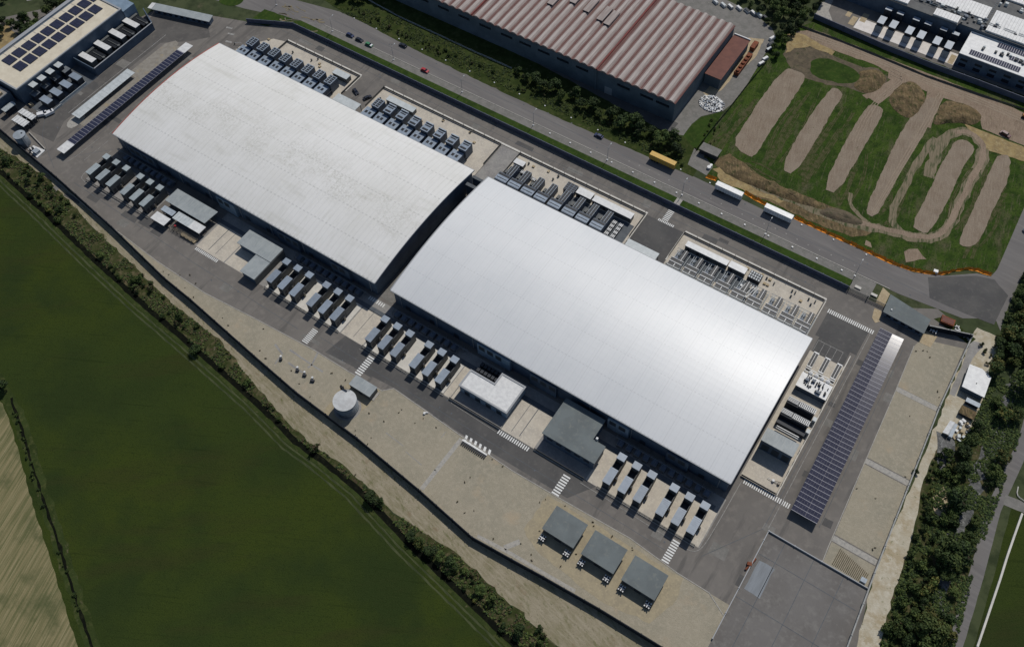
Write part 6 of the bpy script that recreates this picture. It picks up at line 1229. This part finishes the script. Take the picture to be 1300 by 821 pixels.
g_ = car(-270.6, 261.0, A(0), 'car_green', 'green and white car leading three cars in line on the public road'); part('hood_panel', MB().box(0.9 - 270.6, 1.9 - 270.6, 260.2, 261.8, .98, 1.0), 'car_white', g_).location = (270.6 * 0, 0, 0)
car(-255.5, 269.8, A(180), 'car_black', 'black car driving on the warehouse side of the public road')
car(-235.2, 261.2, A(0), 'car_red', 'red car with pale windows on the public road')
car(-255.4, 231.2, A(-25), 'car_black', 'black car in the small bay nearer the pale box unit')
car(-247.9, 231.0, A(65), 'car_black', 'black car in the small bay parked at an angle near the chillers')
car(-139.6, 269.6, A(180), 'car_blue', 'dark car on the public road below the warehouse tree row')
car(44.6, 322, A(62), 'car_white', 'white van on the side road beside the building plot', 'van', 5.2, 2, 2.1, True)
car(52.4, 288.5, A(62), 'car_white', 'white van parked at the junction beside the thicket', 'van', 5.6, 2.1, 2.4, True)
car(19.2, 370.7, A(-12), 'car_maroon', 'dark red pickup on the widest part of the dirt road', 'pickup', 5, 1.9, 1.7)
t = thing('excavator', 'white and orange excavator at the right end of the dirt road', 'excavator', (24, 387, 0))
part('track', MB().box(22, 26, 385.3, 386, .11, .9), 'rubber', t); part('track', MB().box(22, 26, 388, 388.7, .11, .9), 'rubber', t); part('body', MB().box(22.2, 25.4, 385.8, 388.3, .95, 2), 'machine_orange', t); part('cab', MB().box(24, 25.6, 385.9, 387, 2.01, 3), 'car_white', t)
part('boom', MB().beam((25.3, 387.4, 1.8), (28, 387.6, 3.8), .2).beam((28, 387.6, 3.8), (29.8, 387.7, 1), .16), 'machine_orange', t); part('bucket', MB().box(29.3, 30.3, 387.2, 388.2, .3, 1.1), 'chassis', t)
def trailer(x, m, label):
    t = thing('semi_trailer', label, 'trailer', (x + 6.5, 270.7, .06), 'semi trailers parked along the road'); y0, y1 = 269.5, 272.0
    b = part('body', MB().box(x, x + 12.8, y0, y1, 1.15, 3.95), m, t); mb = MB().box(x - .03, x + 12.83, y0 - .03, y1 + .03, 3.955, 4.03)
    for k in range(13): mb.box(x + .3 + k, x + .38 + k, y0 + .05, y1 - .05, 4.031, 4.07)
    part('roof', mb, m, b)
    mb = MB()
    for k in range(11): mb.box(x + .8 + k * 1.15, x + .88 + k * 1.15, y0 - .03, y0 - .004, 1.2, 3.9)
    part('side_rib', mb, 'trim_grey', b); part('door', MB().box(x - .06, x - .005, y0 + .1, y1 - .1, 1.2, 3.9), m, b)
    part('chassis', MB().box(x + .2, x + 12.4, y0 + .6, y1 - .6, .85, 1.14), 'chassis', t)
    for k in range(3):
        for yy in (y0 + .05, y1 - .45): part('wheel', MB().beam((x + 1.6 + k * 1.35, yy, .56), (x + 1.6 + k * 1.35, yy + .4, .56), .5, n=12), 'rubber', t)
    for yy in (y0 + .5, y1 - .6): part('landing_leg', MB().box(x + 9.8, x + 10, yy, yy + .12, .07, .85), 'chassis', t)
trailer(-112.8, 'trailer_yellow', 'yellow semi trailer parked along the public road')
trailer(-79.4, 'trailer_white', 'white semi trailer in the middle, first one right of the small hut')
trailer(-55.6, 'trailer_white', 'white semi trailer at the right, last of the three trailers')
# ================================================================= LAMPS, FENCES, NETS
def lamp(x, y, label, h=8.5, arm=2.2):
    t = thing('street_lamp', label, 'street lamp', (x, y, .1), 'street lamps along the pavement'); part('base', MB().box(x - .35, x + .35, y - .35, y + .35, .1, .45), 'white_metal', t)
    part('pole', MB().beam((x, y, .4), (x, y, h), .11, n=6, r2=.07), 'trim_grey', t); part('arm', MB().beam((x, y, h), (x, y + arm, h + .35), .06), 'trim_grey', t); part('lamp_head', MB().box(x - .16, x + .16, y + arm - .1, y + arm + .7, h + .28, h + .42), 'pale_metal', t); return t
xs = [-332, -293.4, -253.4, -211, -169.5, -128.9, -90.2, -49.5, -8.7]
l0 = lamp(xs[0], 259.2, ORD[0] + ' street lamp from the left on the pavement along the public road')
for k, x in enumerate(xs[1:], 1): dup(l0, (x, 259.2, .1), ORD[k] + ' street lamp from the left on the pavement along the public road')
mk = None
for k in range(20):
    x = -290 + k * 14.8
    if mk is None: mk = solo('kerb_marker', MB().box(x - .3, x + .3, 272.6, 273.1, .06, .4), 'white_metal', 'small white kerb stone marker on the warehouse side of the public road', 'kerb marker', 'white kerb markers')
    else: c_ = mk.copy(); col.objects.link(c_); c_.location.x = x; c_.location.y = mk.location.y - (0 if x < -115 else .8)
mk = None
for k in range(24):
    x = -160 + k * 11.2
    if x > -5: break
    c_ = mk.copy() if mk else solo('bollard_light', MB().box(x - .35, x + .35, 258.6, 259.2, .1, .5), 'white_metal', 'small white box light set in the pavement beside the verge', 'ground light', 'pavement box lights')
    if mk: col.objects.link(c_); c_.location.x = x
    mk = mk or c_
def mesh_fence(name, label, pts, h, m, step=3, cat='fence', wave=0):
    t = thing(name, label, cat, (pts[0][0], pts[0][1], 0)); q = dense(pts, 1.0 if wave else 3.0, 0, False); mb = MB(); r = random.Random(5)
    o = [(x + r.uniform(-wave, wave), y + r.uniform(-wave, wave), r.uniform(.75, 1.05)) for x, y in q]
    for (a, b, s), (c, d, s2) in zip(o, o[1:]): mb.add([(a, b, .1), (c, d, .1), (c + wave * .8, d + wave * 1.8, .1 + h * s2), (a + wave * .8, b + wave * 1.8, .1 + h * s)], [(0, 1, 2, 3)])
    part('net' if wave else 'mesh_panel', mb, m, t); mb = MB(); acc = 0
    if wave: part('fallen_net', ribbon(MB(), pts, .8, .13, .5), m, t)
    for i in range(0, len(q), max(1, int(step / (1.0 if wave else 3.0)))): x, y = q[i]; mb.box(x - .06, x + .06, y - .06, y + .06, .1, h + .25)
    part('post', mb, 'fence_metal', t); return t
ON = [(1008, 277), (1032, 288), (1057, 300), (1082, 311), (1105, 322), (1130, 334), (1155, 343), (1180, 347.5), (1195, 348), (1210, 344), (1225, 342), (1240, 343.5), (1258, 350)]
mesh_fence('orange_net_fence', 'long orange safety net fence between the road and the building plot', P(ON), 1.3, 'orange_net', 3, 'safety net', .35)
mesh_fence('orange_net_fence', 'short orange safety net piece between the yellow trailer side and white trailer', P([(896, 225), (909, 229)]), 1.3, 'orange_net', 3, 'safety net', .4)
mesh_fence('orange_net_fence', 'orange safety net piece between the two white trailers', P([(944, 245), (958, 253), (972, 260)]), 1.3, 'orange_net', 3, 'safety net', .35)
q = W(1187, 346); solo('plot_gate_box', MB().hbeam(q[0], q[1], .1, 1.8, 1.4, 1.3, .2), 'white_metal', 'small white box at the dip of the orange net fence', 'box')
mesh_fence('fence', 'dark mesh fence on the lawn side of the works yard', P([(883, 193), (900, 170), (925, 140), (948, 110), (973, 80)]), 1.9, 'leaf_dark', 3)
mesh_fence('fence', 'thin fence between the dirt road and the distant data centre wall', P([(1015, 34), (1060, 50), (1110, 70), (1175, 97), (1240, 120), (1300, 140)]), 1.1, 'fence_metal', 3)
mesh_fence('fence', 'pale thin fence along the yard below the warehouse wall', P([(462, -2), (510, 24), (560, 47), (605, 68), (650, 88)]), 1.2, 'trim_grey', 3)
t = thing('stone_wall', 'narrow pale stone wall beside the green meadow at lower right', 'wall', (80, 200, 0)); wl = P([(1297, 652), (1287, 680), (1278, 706), (1269, 735), (1240, 821)]); mb = MB()
for a, b in zip(wl, wl[1:]): d = math.hypot(b[0] - a[0], b[1] - a[1]); mb.hbeam((a[0] + b[0]) / 2, (a[1] + b[1]) / 2, .05, d, .7, .7, math.atan2(b[1] - a[1], b[0] - a[0]))
part('wall', mb, 'concrete_white', t)
t = thing('culvert_rail', 'pale curved culvert rail beside the lane spur', 'rail', (80, 215, 0)); mb = MB(); cl = smooth_poly(P([(1292, 618), (1290, 628), (1296, 634), (1310, 642)]), 1, False)
for a, b in zip(cl, cl[1:]): mb.beam((a[0], a[1], .5), (b[0], b[1], .5), .2)
part('rail', mb, 'concrete_white', t)
# scrap row at works yard edge
SY = P([(908, 4), (918, 8), (927, 10), (938, 12), (948, 15), (956, 18), (964, 21), (971, 24), (980, 50), (978, 57), (976, 64), (971, 76), (966, 82)])
for k, (x, y) in enumerate(SY):
    t = thing('scrap_skip', NUM[k] + ' scrap skip clockwise along the far edge of the works yard', 'skip', (x, y, 0), 'scrap skips along the works yard edge'); a = -.45 if k < 8 else 1.2
    part('bin', MB().hbeam(x, y, .06, 3.4, 1.5, 1.1, a), random.choice(['gen_dark', 'trim_grey', 'white_metal']), t); part('load', MB().hbeam(x, y, 1.165, 3, 1.2, .3, a), random.choice(['white_metal', 'gen_dark', 'pale_metal']), t)
t = thing('barrier_gate', 'pair of white barrier arms at the entrance near the left hall corner', 'barrier', (-325, 226, 0)); part('post', MB().box(-330.4, -330, 224.6, 225, .06, 1.2).box(-326, -325.6, 222.5, 222.9, .06, 1.2), 'fence_metal', t); part('arm', MB().beam((-330.2, 224.8, 1.1), (-327.2, 226.6, 1.1), .1).beam((-325.8, 222.7, 1.1), (-327.6, 220, 1.1), .1), 'paint_white', t)
mb = MB()
for x, y in ((-339, 229), (-343, 232), (-336, 224)): ribbon(mb, [(x, y), (x + 3.5, y + 1)], 1.2, .105, .3)
struct('paving_patch', mb, 'paint_faded')
